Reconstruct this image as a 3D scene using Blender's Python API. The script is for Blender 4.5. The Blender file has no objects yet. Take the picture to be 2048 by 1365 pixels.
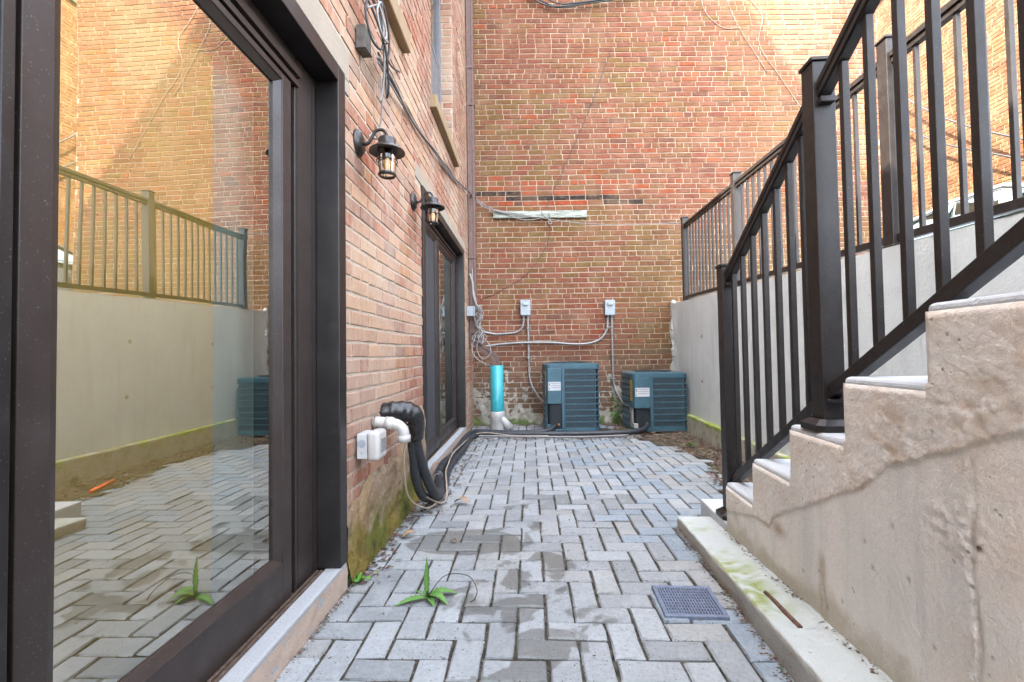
import bpy, math, random
from mathutils import Vector, Matrix, noise, Euler
random.seed(7)
PI = math.pi
sc = bpy.context.scene
C = sc.collection

# ------------------------------------------------------------------ camera
cd = bpy.data.cameras.new('camera'); cam = bpy.data.objects.new('camera', cd); C.objects.link(cam)
cam.matrix_world = Matrix.Translation((0, 0, .95)) @ Euler((PI/2 + .028, 0, 0)).to_matrix().to_4x4() @ Matrix.Rotation(-.015, 4, 'Z')
cd.sensor_width = 36; cd.lens = 36*950/2048; cd.clip_start = .02; cd.clip_end = 2000
sc.camera = cam
# ------------------------------------------------------------------ sky and sun
SUN = Vector((1, .45, -1.48)).normalized()
w = bpy.data.worlds.new('World'); sc.world = w; w.use_nodes = True
wt = w.node_tree; wt.nodes.clear()
sky = wt.nodes.new('ShaderNodeTexSky'); sky.sky_type = 'NISHITA'; sky.sun_disc = False
sky.sun_elevation = math.asin(-SUN.z); sky.sun_rotation = math.atan2(-SUN.x, -SUN.y)
sky.dust_density = 2.5; sky.ozone_density = 1.0
hs = wt.nodes.new('ShaderNodeHueSaturation'); hs.inputs['Saturation'].default_value = .42
bg = wt.nodes.new('ShaderNodeBackground'); bg.inputs['Strength'].default_value = .15
wo = wt.nodes.new('ShaderNodeOutputWorld')
wt.links.new(sky.outputs[0], hs.inputs['Color']); wt.links.new(hs.outputs[0], bg.inputs['Color']); wt.links.new(bg.outputs[0], wo.inputs['Surface'])
sl = bpy.data.lights.new('sun', 'SUN'); sl.energy = 2.8; sl.angle = math.radians(.5); sl.color = (1, .93, .80)
so = bpy.data.objects.new('sun', sl); C.objects.link(so); so.rotation_euler = SUN.to_track_quat('-Z', 'Y').to_euler(); so.location = (-10, -10, 20)
vs = sc.view_settings; vs.view_transform = 'Standard'; vs.look = 'None'; vs.gamma = 1; vs.use_curve_mapping = False; vs.exposure = 4.15
sc.cycles.max_bounces = 10; sc.cycles.diffuse_bounces = 6; sc.cycles.glossy_bounces = 6; sc.cycles.transparent_max_bounces = 12
sc.cycles.sample_clamp_indirect = 6; sc.cycles.caustics_reflective = False; sc.cycles.caustics_refractive = False

# ------------------------------------------------------------------ frames of reference
A, B = .0379, .0779               # direction of the left wall and of the right-hand structures
RA, RB = -math.atan(A), -math.atan(B)
def Lw(x, s, z=0):                # left wall: x out of the wall, s along it
    return Vector((-.78 + x*math.cos(RA) - s*math.sin(RA), x*math.sin(RA) + s*math.cos(RA), z))
def Rw(x, s, z=0, off=.86):       # right: x away from the corridor, s along
    return Vector((off + x*math.cos(RB) - s*math.sin(RB), x*math.sin(RB) + s*math.cos(RB), z))

# ------------------------------------------------------------------ mesh helpers
class MB:
    def __init__(self): self.v = []; self.f = []; self.sm = []; self.c = []; self.col = (1, 1, 1)
    def add(self, vs, fs, smooth=False, cols=None):
        o = len(self.v); self.v += [tuple(p) for p in vs]; self.f += [tuple(i+o for i in f) for f in fs]; self.sm += [smooth]*len(fs)
        self.c += (cols if cols else [self.col]*len(vs))
    def box(self, x0, x1, y0, y1, z0, z1, M=None):
        if x0 > x1: x0, x1 = x1, x0
        if y0 > y1: y0, y1 = y1, y0
        if z0 > z1: z0, z1 = z1, z0
        p = [Vector(q) for q in ((x0,y0,z0),(x1,y0,z0),(x1,y1,z0),(x0,y1,z0),(x0,y0,z1),(x1,y0,z1),(x1,y1,z1),(x0,y1,z1))]
        if M is not None: p = [M @ q for q in p]
        self.add(p, [(0,3,2,1),(4,5,6,7),(0,1,5,4),(1,2,6,5),(2,3,7,6),(3,0,4,7)])
    def prism(self, pts, a, b, ax='x'):   # pts 2-D, extruded a..b along ax
        n = len(pts)
        def P(p, t): return (t, p[0], p[1]) if ax == 'x' else ((p[0], t, p[1]) if ax == 'y' else (p[0], p[1], t))
        v = [P(p, a) for p in pts] + [P(p, b) for p in pts]
        self.add(v, [tuple(range(n))[::-1], tuple(range(n, 2*n))] + [(i, (i+1) % n, n+(i+1) % n, n+i) for i in range(n)])
    def tube(self, path, r, n=8, cap=True, flat=False):
        path = [Vector(p) for p in path]; m = len(path); rr = r if isinstance(r, (list, tuple)) else [r]*m
        vs = []; up = None
        for i, p in enumerate(path):
            t = (path[min(i+1, m-1)] - path[max(i-1, 0)]).normalized()
            if up is None:
                up = Vector((0, 0, 1)) if abs(t.z) < .9 else Vector((1, 0, 0))
            a = (up - t*up.dot(t)).normalized(); b = t.cross(a); up = a
            for k in range(n):
                th = 2*PI*k/n + (PI/4 if n == 4 else 0)
                vs.append(p + (a*math.cos(th) + b*math.sin(th))*rr[i])
        fs = [(i*n+k, i*n+(k+1) % n, (i+1)*n+(k+1) % n, (i+1)*n+k) for i in range(m-1) for k in range(n)]
        self.add(vs, fs, not flat)
        if cap:
            o = len(self.v) - len(vs)
            self.f += [tuple(o+k for k in range(n))[::-1], tuple(o+(m-1)*n+k for k in range(n))]; self.sm += [False, False]
    def lathe(self, prof, M, n=20, smooth=True):   # prof (r, h) around local z
        vs = []; m = len(prof)
        for r, h in prof:
            for k in range(n): vs.append(M @ Vector((r*math.cos(2*PI*k/n), r*math.sin(2*PI*k/n), h)))
        self.add(vs, [(i*n+k, i*n+(k+1) % n, (i+1)*n+(k+1) % n, (i+1)*n+k) for i in range(m-1) for k in range(n)], smooth)
    def build(self, name, mat, parent=None, bevel=0, seg=2, col=False):
        me = bpy.data.meshes.new(name); me.from_pydata(self.v, [], self.f); me.update()
        me.polygons.foreach_set('use_smooth', self.sm)
        if col:
            ca = me.color_attributes.new('Col', 'FLOAT_COLOR', 'POINT')
            flat = []
            for c in self.c: flat += [c[0], c[1], c[2], 1]
            ca.data.foreach_set('color', flat)
        me.materials.append(mat)
        o = bpy.data.objects.new(name, me); C.objects.link(o)
        if parent: o.parent = parent
        if bevel:
            b = o.modifiers.new('bevel', 'BEVEL'); b.width = bevel; b.segments = seg; b.limit_method = 'ANGLE'; b.angle_limit = math.radians(40)
        return o
def tag(o, label, cat, group=None):
    o['label'] = label; o['category'] = cat
    if group: o['group'] = group
    return o
def struct(o, kind='structure', label=None, cat=None):
    o['kind'] = kind
    if label: o['label'] = label
    if cat: o['category'] = cat
    return o
def empty(name, loc, rz, label, cat, group=None):
    o = bpy.data.objects.new(name, None); C.objects.link(o); o.location = loc; o.rotation_euler = (0, 0, rz); o.empty_display_size = .1
    return tag(o, label, cat, group)
def spline(pts, n=8):             # Catmull-Rom
    P = [Vector(p) for p in pts]; P = [P[0]*2 - P[1]] + P + [P[-1]*2 - P[-2]]; out = []
    for i in range(1, len(P)-2):
        for k in range(n):
            t = k/n
            out.append(.5*((2*P[i]) + (P[i+1]-P[i-1])*t + (2*P[i-1]-5*P[i]+4*P[i+1]-P[i+2])*t*t + (3*P[i]-P[i-1]-3*P[i+1]+P[i+2])*t**3))
    out.append(P[-2]); return out
def nz(x, y, z=0, s=1): return noise.noise(Vector((x*s, y*s, z*s)))
def fb(x, y, z=0, s=1, o=4): return noise.fractal(Vector((x*s, y*s, z*s)), 1.0, 2.0, o)
def clamp(x, a=0, b=1): return max(a, min(b, x))
def sst(a, b, x):
    t = clamp((x-a)/(b-a)); return t*t*(3-2*t)
def mixc(a, b, t): return tuple(a[i]*(1-t) + b[i]*t for i in range(3))

# ------------------------------------------------------------------ materials
class NT:
    def __init__(self, name):
        self.m = bpy.data.materials.new(name); self.m.use_nodes = True; self.t = self.m.node_tree; self.b = self.t.nodes['Principled BSDF']; self.co = None
    def n(self, ty, **k):
        nd = self.t.nodes.new(ty)
        for a, v in k.items(): setattr(nd, a, v)
        return nd
    def l(self, a, b): self.t.links.new(a, b)
    def obj(self):
        if not self.co: self.co = self.n('ShaderNodeTexCoord').outputs['Object']
        return self.co
    def noise(self, scale, detail=4, rough=.55, vec=None, dist=0):
        x = self.n('ShaderNodeTexNoise'); x.inputs['Scale'].default_value = scale; x.inputs['Detail'].default_value = detail
        x.inputs['Roughness'].default_value = rough; x.inputs['Distortion'].default_value = dist; self.l(vec or self.obj(), x.inputs['Vector']); return x.outputs['Fac']
    def ramp(self, fac, a, b, ca=(0,0,0), cb=(1,1,1)):
        r = self.n('ShaderNodeValToRGB'); e = r.color_ramp.elements; e[0].position = a; e[1].position = b; e[0].color = (*ca, 1); e[1].color = (*cb, 1); self.l(fac, r.inputs[0]); return r.outputs[0]
    def mix(self, fac, a, b, mode='MIX'):
        x = self.n('ShaderNodeMix', data_type='RGBA', blend_type=mode)
        for s, v in ((0, fac), (6, a), (7, b)):
            if isinstance(v, (int, float)): x.inputs[s].default_value = v
            elif isinstance(v, tuple): x.inputs[s].default_value = (*v, 1)
            else: self.l(v, x.inputs[s])
        return x.outputs[2]
    def math(self, op, a, b=None):
        x = self.n('ShaderNodeMath', operation=op)
        for i, v in enumerate((a, b)):
            if v is None: continue
            if isinstance(v, (int, float)): x.inputs[i].default_value = v
            else: self.l(v, x.inputs[i])
        return x.outputs[0]
    def mapr(self, v, a, b, c=0, d=1):
        x = self.n('ShaderNodeMapRange'); self.l(v, x.inputs[0])
        for i, q in enumerate((a, b, c, d)): x.inputs[i+1].default_value = q
        return x.outputs[0]
    def sep(self, v=None):
        x = self.n('ShaderNodeSeparateXYZ'); self.l(v or self.obj(), x.inputs[0]); return x.outputs
    def attr(self):
        x = self.n('ShaderNodeAttribute'); x.attribute_name = 'Col'; return x.outputs['Color']
    def bump(self, h, st=.5, dist=.01, prev=None):
        x = self.n('ShaderNodeBump'); x.inputs['Strength'].default_value = st; x.inputs['Distance'].default_value = dist; self.l(h, x.inputs['Height'])
        if prev: self.l(prev, x.inputs['Normal'])
        return x.outputs[0]
    def fin(self, col=None, rough=None, nrm=None, metal=0, spec=.5):
        for nm, v in (('Base Color', col), ('Roughness', rough), ('Normal', nrm)):
            if v is None: continue
            if isinstance(v, tuple): self.b.inputs[nm].default_value = (*v, 1)
            elif isinstance(v, (int, float)): self.b.inputs[nm].default_value = v
            else: self.l(v, self.b.inputs[nm])
        self.b.inputs['Metallic'].default_value = metal; self.b.inputs['Specular IOR Level'].default_value = spec
        return self.m
def simple(name, col, rough=.5, metal=0, var=.12, sc_=20, bs=.05, spec=.5, dust=0):
    m = NT(name); n1 = m.noise(sc_, 5); c = m.mix(m.ramp(n1, .3, .7), tuple(q*(1-var) for q in col), tuple(min(1, q*(1+var)) for q in col))
    if dust: c = m.mix(m.math('MULTIPLY', m.ramp(m.noise(230, 2, .4), .69, .73), .35), c, (.20,.19,.17)); c = m.mix(m.math('MULTIPLY', m.ramp(m.noise(9, 7, .7), .5, .75), .3*dust), c, (.05,.045,.04))
    r = m.mapr(m.noise(sc_*.6), .3, .7, rough*.8, min(1, rough*1.2))
    return m.fin(c, r, m.bump(m.noise(sc_*8), bs, .002), metal, spec)
def brick_mat(name, haze=(.62,.52,.42), hz=0.0, seed=0, mul=(1,1,1)):
    m = NT(name); a = m.mix(1.0, m.attr(), mul, 'MULTIPLY')
    fine = m.noise(75, 5, .65); c = m.mix(.75, a, m.mix(m.ramp(fine, .25, .75), (.62,.6,.58), (1.32,1.3,1.25)), 'MULTIPLY')
    big = m.ramp(m.noise(3.2, 6, .6), .45, .68)
    c = m.mix(m.math('MULTIPLY', big, .26 + hz*.2), c, haze); sm_ = m.ramp(m.noise(26, 7, .75), .53, .66); c = m.mix(m.math('MULTIPLY', sm_, .42), c, haze)
    if hz:
        st = m.n('ShaderNodeMapping'); st.inputs['Scale'].default_value = (1, 9, 2.2); m.l(m.obj(), st.inputs[0])
        s2 = m.ramp(m.noise(2.2, 8, .7, st.outputs[0]), .42, .66)
        c = m.mix(m.math('MULTIPLY', s2, hz), c, haze); p2 = m.ramp(m.noise(1.7, 7, .65), .46, .60); c = m.mix(m.math('MULTIPLY', p2, hz*.8), c, haze)
    sp = m.ramp(m.noise(190, 3, .7), .62, .72); c = m.mix(m.math('MULTIPLY', sp, .25), c, (.55,.5,.44))
    return m.fin(c, .9, m.bump(m.noise(120, 5, .7), .6, .003, m.bump(m.noise(28, 4), .5, .006)), 0, .3)
def mortar_mat(name, c0, c1):
    m = NT(name); c = m.mix(m.ramp(m.noise(6, 6, .7), .35, .65), c0, c1); c = m.mix(m.ramp(m.noise(90, 4), .3, .7), c, m.mix(.3, c, (.3,.26,.22)), 'MIX')
    return m.fin(c, .95, m.bump(m.noise(150, 5, .7), .7, .004), 0, .2)
M_brickL = brick_mat('weathered_brick', (.40,.315,.245), .44, 0, (.50,.375,.29))
M_brickB = brick_mat('old_red_brick', (.30,.185,.115), 0, 0, (.40,.262,.20))
M_mortL = mortar_mat('pale_mortar', (.36,.29,.22), (.48,.40,.32))
M_mortB = mortar_mat('cream_mortar', (.27,.19,.125), (.42,.32,.225))
def concrete(name, col, stain=(.30,.22,.14), st=.3, pits=1, attr=False, streak=True):
    m = NT(name)
    c = m.mix(m.ramp(m.noise(2.4, 7, .6), .3, .7), tuple(q*.90 for q in col), tuple(q*1.07 for q in col))
    if attr: c = m.mix(1.0, c, m.attr(), 'MULTIPLY')
    if streak:
        mp = m.n('ShaderNodeMapping'); mp.inputs['Scale'].default_value = (6, 6, .8); m.l(m.obj(), mp.inputs[0])
        c = m.mix(m.math('MULTIPLY', m.ramp(m.noise(1.6, 5, .6, mp.outputs[0]), .5, .72), st), c, tuple(q*.62 for q in col))
    c = m.mix(m.math('MULTIPLY', m.ramp(m.noise(5, 8, .7), .55, .75), st*.8), c, stain)
    c = m.mix(m.math('MULTIPLY', m.ramp(m.noise(210, 4, .75), .48, .66), .38), c, tuple(q*.62 for q in col)); c = m.mix(m.math('MULTIPLY', m.ramp(m.noise(70, 5, .75), .5, .68), .22), c, tuple(q*1.15 for q in col))
    v = m.n('ShaderNodeTexVoronoi'); v.inputs['Scale'].default_value = 26; m.l(m.obj(), v.inputs['Vector'])
    gate = m.ramp(m.noise(4.5, 2), .5, .62)
    pit = m.math('MULTIPLY', m.ramp(v.outputs['Distance'], .09, .15, (1,1,1), (0,0,0)), gate)
    c = m.mix(m.math('MULTIPLY', pit, .55*pits), c, tuple(q*.35 for q in col))
    h = m.math('SUBTRACT', m.noise(45, 6, .6), m.math('MULTIPLY', pit, 1.2*pits))
    return m.fin(c, .88, m.bump(m.noise(170, 4, .7), .5, .004, m.bump(h, .5, .007)), 0, .3)
M_conc = concrete('retaining_concrete', (.51,.54,.54), (.34,.31,.26), .42)
M_stair = concrete('stair_concrete', (.79,.735,.675), (.36,.26,.18), .22, 1, True)
M_tread = concrete('tread_concrete', (.50,.52,.535), (.30,.24,.18), .25, .4, False, False)
M_kerb = concrete('kerb_concrete', (.43,.455,.44), (.30,.29,.2), .4, .8, True, False)
M_sill = concrete('sill_concrete', (.34,.345,.345), (.4,.33,.24), .3, .3, False, False)
M_lint = concrete('painted_lintel', (.30,.25,.195), (.5,.4,.3), .15, .15)
M_stone = concrete('sandstone_sill', (.27,.19,.11), (.14,.11,.06), .6, .8)
M_frame = simple('dark_bronze_frame', (.012,.010,.010), .38, .0, .15, 12, .03, .4, 1)
M_frame2 = simple('brown_bronze_panel', (.028,.020,.0175), .42, .0, .12, 16, .04, .4, 1)
M_black = simple('black_gasket', (.008,.008,.008), .5)
M_screen = simple('insect_screen', (.035,.034,.038), .8, 0, .3, 160, .3)
M_rail = simple('bronze_railing_paint', (.016,.0125,.0115), .45, 0, .25, 30, .12, .4, 1)
M_iron = simple('oil_rubbed_bronze', (.045,.040,.038), .38, .6, .3, 40, .1)
M_pvc = simple('white_plastic', (.40,.385,.36), .4, 0, .16, 14)
M_box = simple('grey_enamel', (.25,.28,.30), .45, .1, .12, 30)
M_cond = simple('grey_conduit', (.24,.24,.235), .45, .3, .2, 40)
M_rubber = simple('black_insulation', (.022,.024,.028), .5, 0, .35, 40, .3)
M_tape = simple('black_tape', (.015,.015,.016), .22, 0, .3, 30, .5)
M_wireB = simple('black_cable', (.02,.02,.022), .5)
M_wireG = simple('grey_cable', (.22,.21,.20), .55)
M_wireT = simple('tan_cable', (.30,.24,.18), .6)
M_teal = simple('teal_sewer_pipe', (.035,.30,.33), .32, 0, .06, 6, .02)
M_down = simple('brown_downpipe', (.115,.070,.058), .42, .2, .25, 25, .1)
M_ac = simple('blue_grey_enamel', (.042,.10,.128), .42, .1, .18, 9, .03)
M_acdark = simple('condenser_coil', (.020,.026,.030), .6, .4, .3, 60, .2)
M_acfin = simple('louvre_fins', (.085,.13,.16), .5, .2, .2, 40)
M_white = simple('white_label', (.45,.46,.48), .5, 0, .05)
M_text = simple('label_print', (.10,.08,.09), .6)
M_red = simple('red_print', (.35,.04,.04), .6)
M_yel = simple('yellow_label', (.60,.38,.03), .5, 0, .08)
M_copper = simple('copper_valve', (.42,.22,.10), .35, .7)
M_orange = simple('orange_plastic', (.75,.14,.03), .5)
M_wood = NT('weathered_board')
def _wood():
    m = M_wood; mp = m.n('ShaderNodeMapping'); mp.inputs['Scale'].default_value = (1.5, 8, 14); m.l(m.obj(), mp.inputs[0])
    c = m.mix(m.ramp(m.noise(3.5, 8, .75, mp.outputs[0]), .38, .62), (.10,.12,.08), (.44,.45,.41)); return m.fin(c, .85, m.bump(m.noise(9, 6, .7, mp.outputs[0]), .6, .006), 0, .3)
M_wood = _wood()
M_oldbox = simple('rusted_box_metal', (.075,.065,.055), .75, 0, .45, 35, .4)
M_leaf = simple('leaf_green', (.075,.20,.035), .5, 0, .3, 30, .2)
M_moss = simple('moss', (.12,.17,.03), .95, 0, .4, 60, 1)
def attr_mat(name, rough=.85, mul=1):
    m = NT(name); c = m.mix(.5, m.attr(), m.mix(m.ramp(m.noise(60, 4), .3, .7), (.6,.6,.6), (1.3,1.3,1.3)), 'MULTIPLY'); return m.fin(c, rough, m.bump(m.noise(140, 4), .4, .003), 0, .3)
M_litter = attr_mat('dry_leaves'); M_render = None
def clear(name, tint=(1,1,1), fac=.1, trans=(1,1,1), wav=0):
    m = bpy.data.materials.new(name); m.use_nodes = True; t = m.node_tree; t.nodes.clear()
    g = t.nodes.new('ShaderNodeBsdfGlossy'); g.inputs['Roughness'].default_value = 0.0; g.inputs['Color'].default_value = (*tint, 1)
    tr = t.nodes.new('ShaderNodeBsdfTransparent'); tr.inputs['Color'].default_value = (*trans, 1)
    fr = t.nodes.new('ShaderNodeFresnel'); fr.inputs['IOR'].default_value = 1.5
    mr = t.nodes.new('ShaderNodeMapRange'); mr.inputs[1].default_value = .04; mr.inputs[2].default_value = 1; mr.inputs[3].default_value = fac; mr.inputs[4].default_value = 1
    mx = t.nodes.new('ShaderNodeMixShader'); o = t.nodes.new('ShaderNodeOutputMaterial')
    L = t.links.new; L(fr.outputs[0], mr.inputs[0]); L(mr.outputs[0], mx.inputs[0]); L(tr.outputs[0], mx.inputs[1]); L(g.outputs[0], mx.inputs[2]); L(mx.outputs[0], o.inputs[0])
    if wav:
        tc = t.nodes.new('ShaderNodeTexCoord'); nn = t.nodes.new('ShaderNodeTexNoise'); nn.inputs['Scale'].default_value = 2.5; nn.inputs['Detail'].default_value = 1
        b = t.nodes.new('ShaderNodeBump'); b.inputs['Strength'].default_value = wav; b.inputs['Distance'].default_value = .01
        L(tc.outputs['Object'], nn.inputs['Vector']); L(nn.outputs[0], b.inputs['Height']); L(b.outputs[0], g.inputs['Normal'])
    return m
M_glass = clear('coated_door_glass', (1.0,.97,.88), .51, (1,.98,.92), .10)
M_glass2 = clear('window_glass', (.85,.88,.85), .45, (.8,.8,.8), .03)
M_lglass = clear('lantern_glass', (1,1,1), .04, (.95,.86,.72))
M_carglass = clear('car_glass', (.8,.9,.85), .35, (.35,.5,.42))
M_blind = simple('yellow_shade', (.88,.66,.17), .9, 0, .05, 3)
M_sheer = simple('pale_green_curtain', (.50,.68,.62), .9, 0, .05, 3)
M_dark = simple('interior_dark', (.05,.045,.04), .9)
M_chrome = simple('bright_trim', (.55,.57,.6), .2, .9, .05)
M_carpaint = simple('pale_car_paint', (.24,.26,.27), .3, .2, .03, 3, 0)
M_tyre = simple('tyre_rubber', (.02,.02,.02), .8)
M_bulb = simple('bulb_glass', (.55,.38,.15), .2)

# ------------------------------------------------------------------ ground
def sheet(name, x0, x1, y0, y1, z, mat):
    b = MB(); b.add([(x0,y0,z),(x1,y0,z),(x1,y1,z),(x0,y1,z)], [(0,1,2,3)]); return struct(b.build(name, mat))
m = NT('soil'); c = m.mix(m.ramp(m.noise(14, 8, .7), .35, .65), (.055,.040,.028), (.17,.13,.095)); c = m.mix(m.ramp(m.noise(90, 4), .55, .7), c, (.26,.22,.17))
M_soil = m.fin(c, .95, m.bump(m.noise(60, 8, .75), 1, .02), 0, .2)
m = NT('asphalt'); M_asph = m.fin(m.mix(m.ramp(m.noise(120, 4), .3, .7), (.03,.03,.03), (.06,.06,.058)), .9, m.bump(m.noise(200, 4), .5, .004))
sheet('ground', -300, 300, -300, 300, -.035, M_soil)
# soil bed: bumpy sheet beside the retaining wall and along the back
b = MB(); nx, ny = 70, 130
for j in range(ny+1):
    for i in range(nx+1):
        x = -.75 + 3.1*i/nx; y = .5 + 6.1*j/ny
        wall = sst(1.0, 1.7, x - B*y)
        back = sst(5.5, 6.4, y)
        z = -.034 + .030*max(wall, back) + .012*fb(x, y, 3, 7) * max(wall, back)
        b.add([(x, y, z)], [])
b.f = [(j*(nx+1)+i, j*(nx+1)+i+1, (j+1)*(nx+1)+i+1, (j+1)*(nx+1)+i) for j in range(ny) for i in range(nx)]; b.sm = [True]*len(b.f)
struct(b.build('soil_bed', M_soil))
# herringbone paving
m = NT('paver_concrete'); a = m.attr(); X, Y, Z = m.sep()
c = m.mix(.8, a, m.mix(m.ramp(m.noise(55, 6, .7), .3, .7), (.78,.78,.78), (1.2,1.2,1.2)), 'MULTIPLY')
c = m.mix(m.math('MULTIPLY', m.ramp(m.noise(7, 6, .65), .5, .7), .4), c, (.36,.37,.37))
c = m.mix(m.ramp(m.noise(150, 2, .5), .66, .70), c, (.07,.065,.06))
wn = m.noise(5.2, 3, .5, None, .6)
cx = m.math('MULTIPLY', m.math('SUBTRACT', X, .05), 3.0); cy = m.math('MULTIPLY', m.math('SUBTRACT', Y, 1.75), .8)
rr = m.math('ADD', m.math('MULTIPLY', cx, cx), m.math('MULTIPLY', cy, cy))
w1 = m.ramp(m.math('SUBTRACT', wn, m.math('MULTIPLY', rr, .16)), .465, .50)
ex = m.math('DIVIDE', m.math('ADD', X, .26), .31); ey = m.math('DIVIDE', m.math('SUBTRACT', Y, 2.45), .17)
er = m.math('ADD', m.math('ADD', m.math('MULTIPLY', ex, ex), m.math('MULTIPLY', ey, ey)), m.math('MULTIPLY', m.noise(9, 3), .7))
w2 = m.ramp(m.math('MULTIPLY', er, .5), .61, .63, (1,1,1), (0,0,0))
wet = m.math('MAXIMUM', w1, w2)
c = m.mix(wet, c, m.mix(1.0, c, (.56,.55,.52), 'MULTIPLY'))
edge = m.math('MULTIPLY', m.ramp(Y, 0, 1), 0)
M_pav = m.fin(c, m.mapr(wet, 0, 1, .82, .5), m.bump(m.noise(180, 4, .6), .5, .003, m.bump(m.noise(22, 3), .3, .004)), 0, .4)
b = MB(); W = .1025; rnd = random.Random(3)
def soil_edge(y):       # offset of the paving edge from the wall-parallel line
    if y > 4.2: return 1.42 - (y-4.2)*.36
    if y > 3.4: return 1.18 + (y-3.4)*.30
    return 1.18
for p in range(-70, 80):
    for q in range(-40, 40):
        ox, oy = p + 2*q, p - 2*q
        for (x0, y0, x1, y1) in ((ox, oy, ox+2, oy+1), (ox, oy+1, ox+1, oy+3)):
            x0 *= W; x1 *= W; y0 *= W; y1 *= W
            if y1 < -1.5 or y0 > 6.45 or x1 < .012 or x0 > 3: continue
            x0 = max(x0, .008)
            if x1 - x0 < .02: continue
            cxx, cyy = (x0+x1)/2, (y0+y1)/2; wp = Lw(cxx, cyy)
            if wp.x - B*wp.y > soil_edge(wp.y) + .03*nz(cyy, 0, 0, 9): continue
            if wp.y > 5.5 and fb(wp.x, wp.y, 1, 2.3) > .18: continue
            g = .0046; ch = .0055; sk = rnd.uniform(-.0015, .0015)
            base = (.248,.260,.262); k = rnd.uniform(.78, 1.14)
            if rnd.random() < .10: k *= .82
            col = tuple(q_*k for q_ in base)
            if wp.x > .45 and rnd.random() < .4: col = mixc(col, (.17,.22,.265), .55)
            elif rnd.random() < .2: col = mixc(col, (.25,.245,.225), .5)
            zt = rnd.uniform(-.003, .002) + .004*nz(cxx, cyy, 0, 1.3); tx = rnd.uniform(-.018, .018); ty = rnd.uniform(-.014, .014)
            def ring(ins, z, jj=0):
                pts = [(x0+ins,y0+ins),(cxx,y0+ins),(x1-ins,y0+ins),(x1-ins,cyy),(x1-ins,y1-ins),(cxx,y1-ins),(x0+ins,y1-ins),(x0+ins,cyy)]
                out = []
                for i, (u, v) in enumerate(pts):
                    u += rnd.uniform(-jj, jj); v += rnd.uniform(-jj, jj) + sk
                    P = Lw(u, v); out.append((P.x, P.y, z + zt + (u-cxx)*tx + (v-cyy)*ty))
                return out
            v = ring(g, -.04) + ring(g, -ch, .0028) + ring(g+ch*.9, 0, .0019)
            fs = [(i, (i+1) % 8, 8+(i+1) % 8, 8+i) for i in range(8)] + [(8+i, 8+(i+1) % 8, 16+(i+1) % 8, 16+i) for i in range(8)] + [tuple(range(16, 24))]
            b.add(v, fs, False, [col]*24)
struct(b.build('paving', M_pav, None, 0, 0, True))

m = NT('joint_sand'); M_sand = m.fin(m.mix(m.ramp(m.noise(30, 6, .7), .4, .6), (.022,.019,.015), (.080,.070,.053)), .95, m.bump(m.noise(200, 4, .7), 1, .004), 0, .2)
b = MB(); ys = [-1.4 + .1*i for i in range(79)]
for y in ys: b.add([(-.775 + A*y, y, -.0075), (max(-.7, soil_edge(y) - .02 + B*y), y, -.0075)], [])
b.f = [(2*i, 2*i+1, 2*i+3, 2*i+2) for i in range(len(ys)-1)]; b.sm = [False]*len(b.f); struct(b.build('joint_sand', M_sand))
# ------------------------------------------------------------------ brick laying
def bricks(b, s0, s1, z0, z1, holes, colf, mp, ch=.0712, bl=.2235, jt=.0115, d=.0055, seed=1, skip=None):
    r = random.Random(seed); nrow = int((z1-z0)/ch)
    for row in range(nrow):
        za, zb = z0 + row*ch, z0 + (row+1)*ch
        head = (row % 7 == 4); L = bl/2 if head else bl
        x = s0 - (r.random()*.03 + (L*.5 if row % 2 else 0)); wob = r.uniform(-.0015, .0015)
        while x < s1:
            l = L*r.uniform(.95, 1.05)
            if not head and r.random() < .05: l *= .52
            a, e = x + jt/2, x + l - jt/2; x += l
            a = max(a, s0); e = min(e, s1)
            segs = [(a, e)]
            for (h0, h1, g0, g1) in holes:
                if zb - .012 > g0 and za + .012 < g1:
                    ns = []
                    for (p, q) in segs:
                        if q <= h0 or p >= h1: ns.append((p, q)); continue
                        if p < h0: ns.append((p, h0 - .002))
                        if q > h1: ns.append((h1 + .002, q))
                    segs = ns
            for (p, q) in segs:
                if q - p < .02: continue
                cs, cz = (p+q)/2, (za+zb)/2
                if skip and skip(cs, cz, r): continue
                col = colf(cs, cz, r); dd = d*r.uniform(.6, 1.25); tilt = r.uniform(-.012, .012)
                und = .007*nz(cs, za*.35, seed, .7) + r.uniform(-.0009, .0009); zl, zh = za + jt/2 + wob + und, zb - jt/2 + wob + und + r.uniform(-.0012, .0008)
                def ring(i, out, j):
                    pts = [(p+i, zl+i), (cs, zl+i), (q-i, zl+i), (q-i, zh-i), (cs, zh-i), (p+i, zh-i)]
                    res = []
                    for (u, v) in pts:
                        u += r.uniform(-j, j); v += r.uniform(-j, j); res.append(mp(u, v, out + (u-cs)*tilt*(out > 0)))
                    return res
                J = [r.uniform(.88, 1.12) for _ in range(6)]
                v = ring(0, -.004, .0) + ring(.0006, dd-.0022, .0024) + ring(.0038, dd, .0026)
                cc = [col]*12 + [tuple(k*J[i] for k in col) for i in range(6)]
                b.add(v, [(i, (i+1) % 6, 6+(i+1) % 6, 6+i) for i in range(6)] + [(6+i, 6+(i+1) % 6, 12+(i+1) % 6, 12+i) for i in range(6)] + [tuple(range(12, 18))], False, cc)

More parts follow.
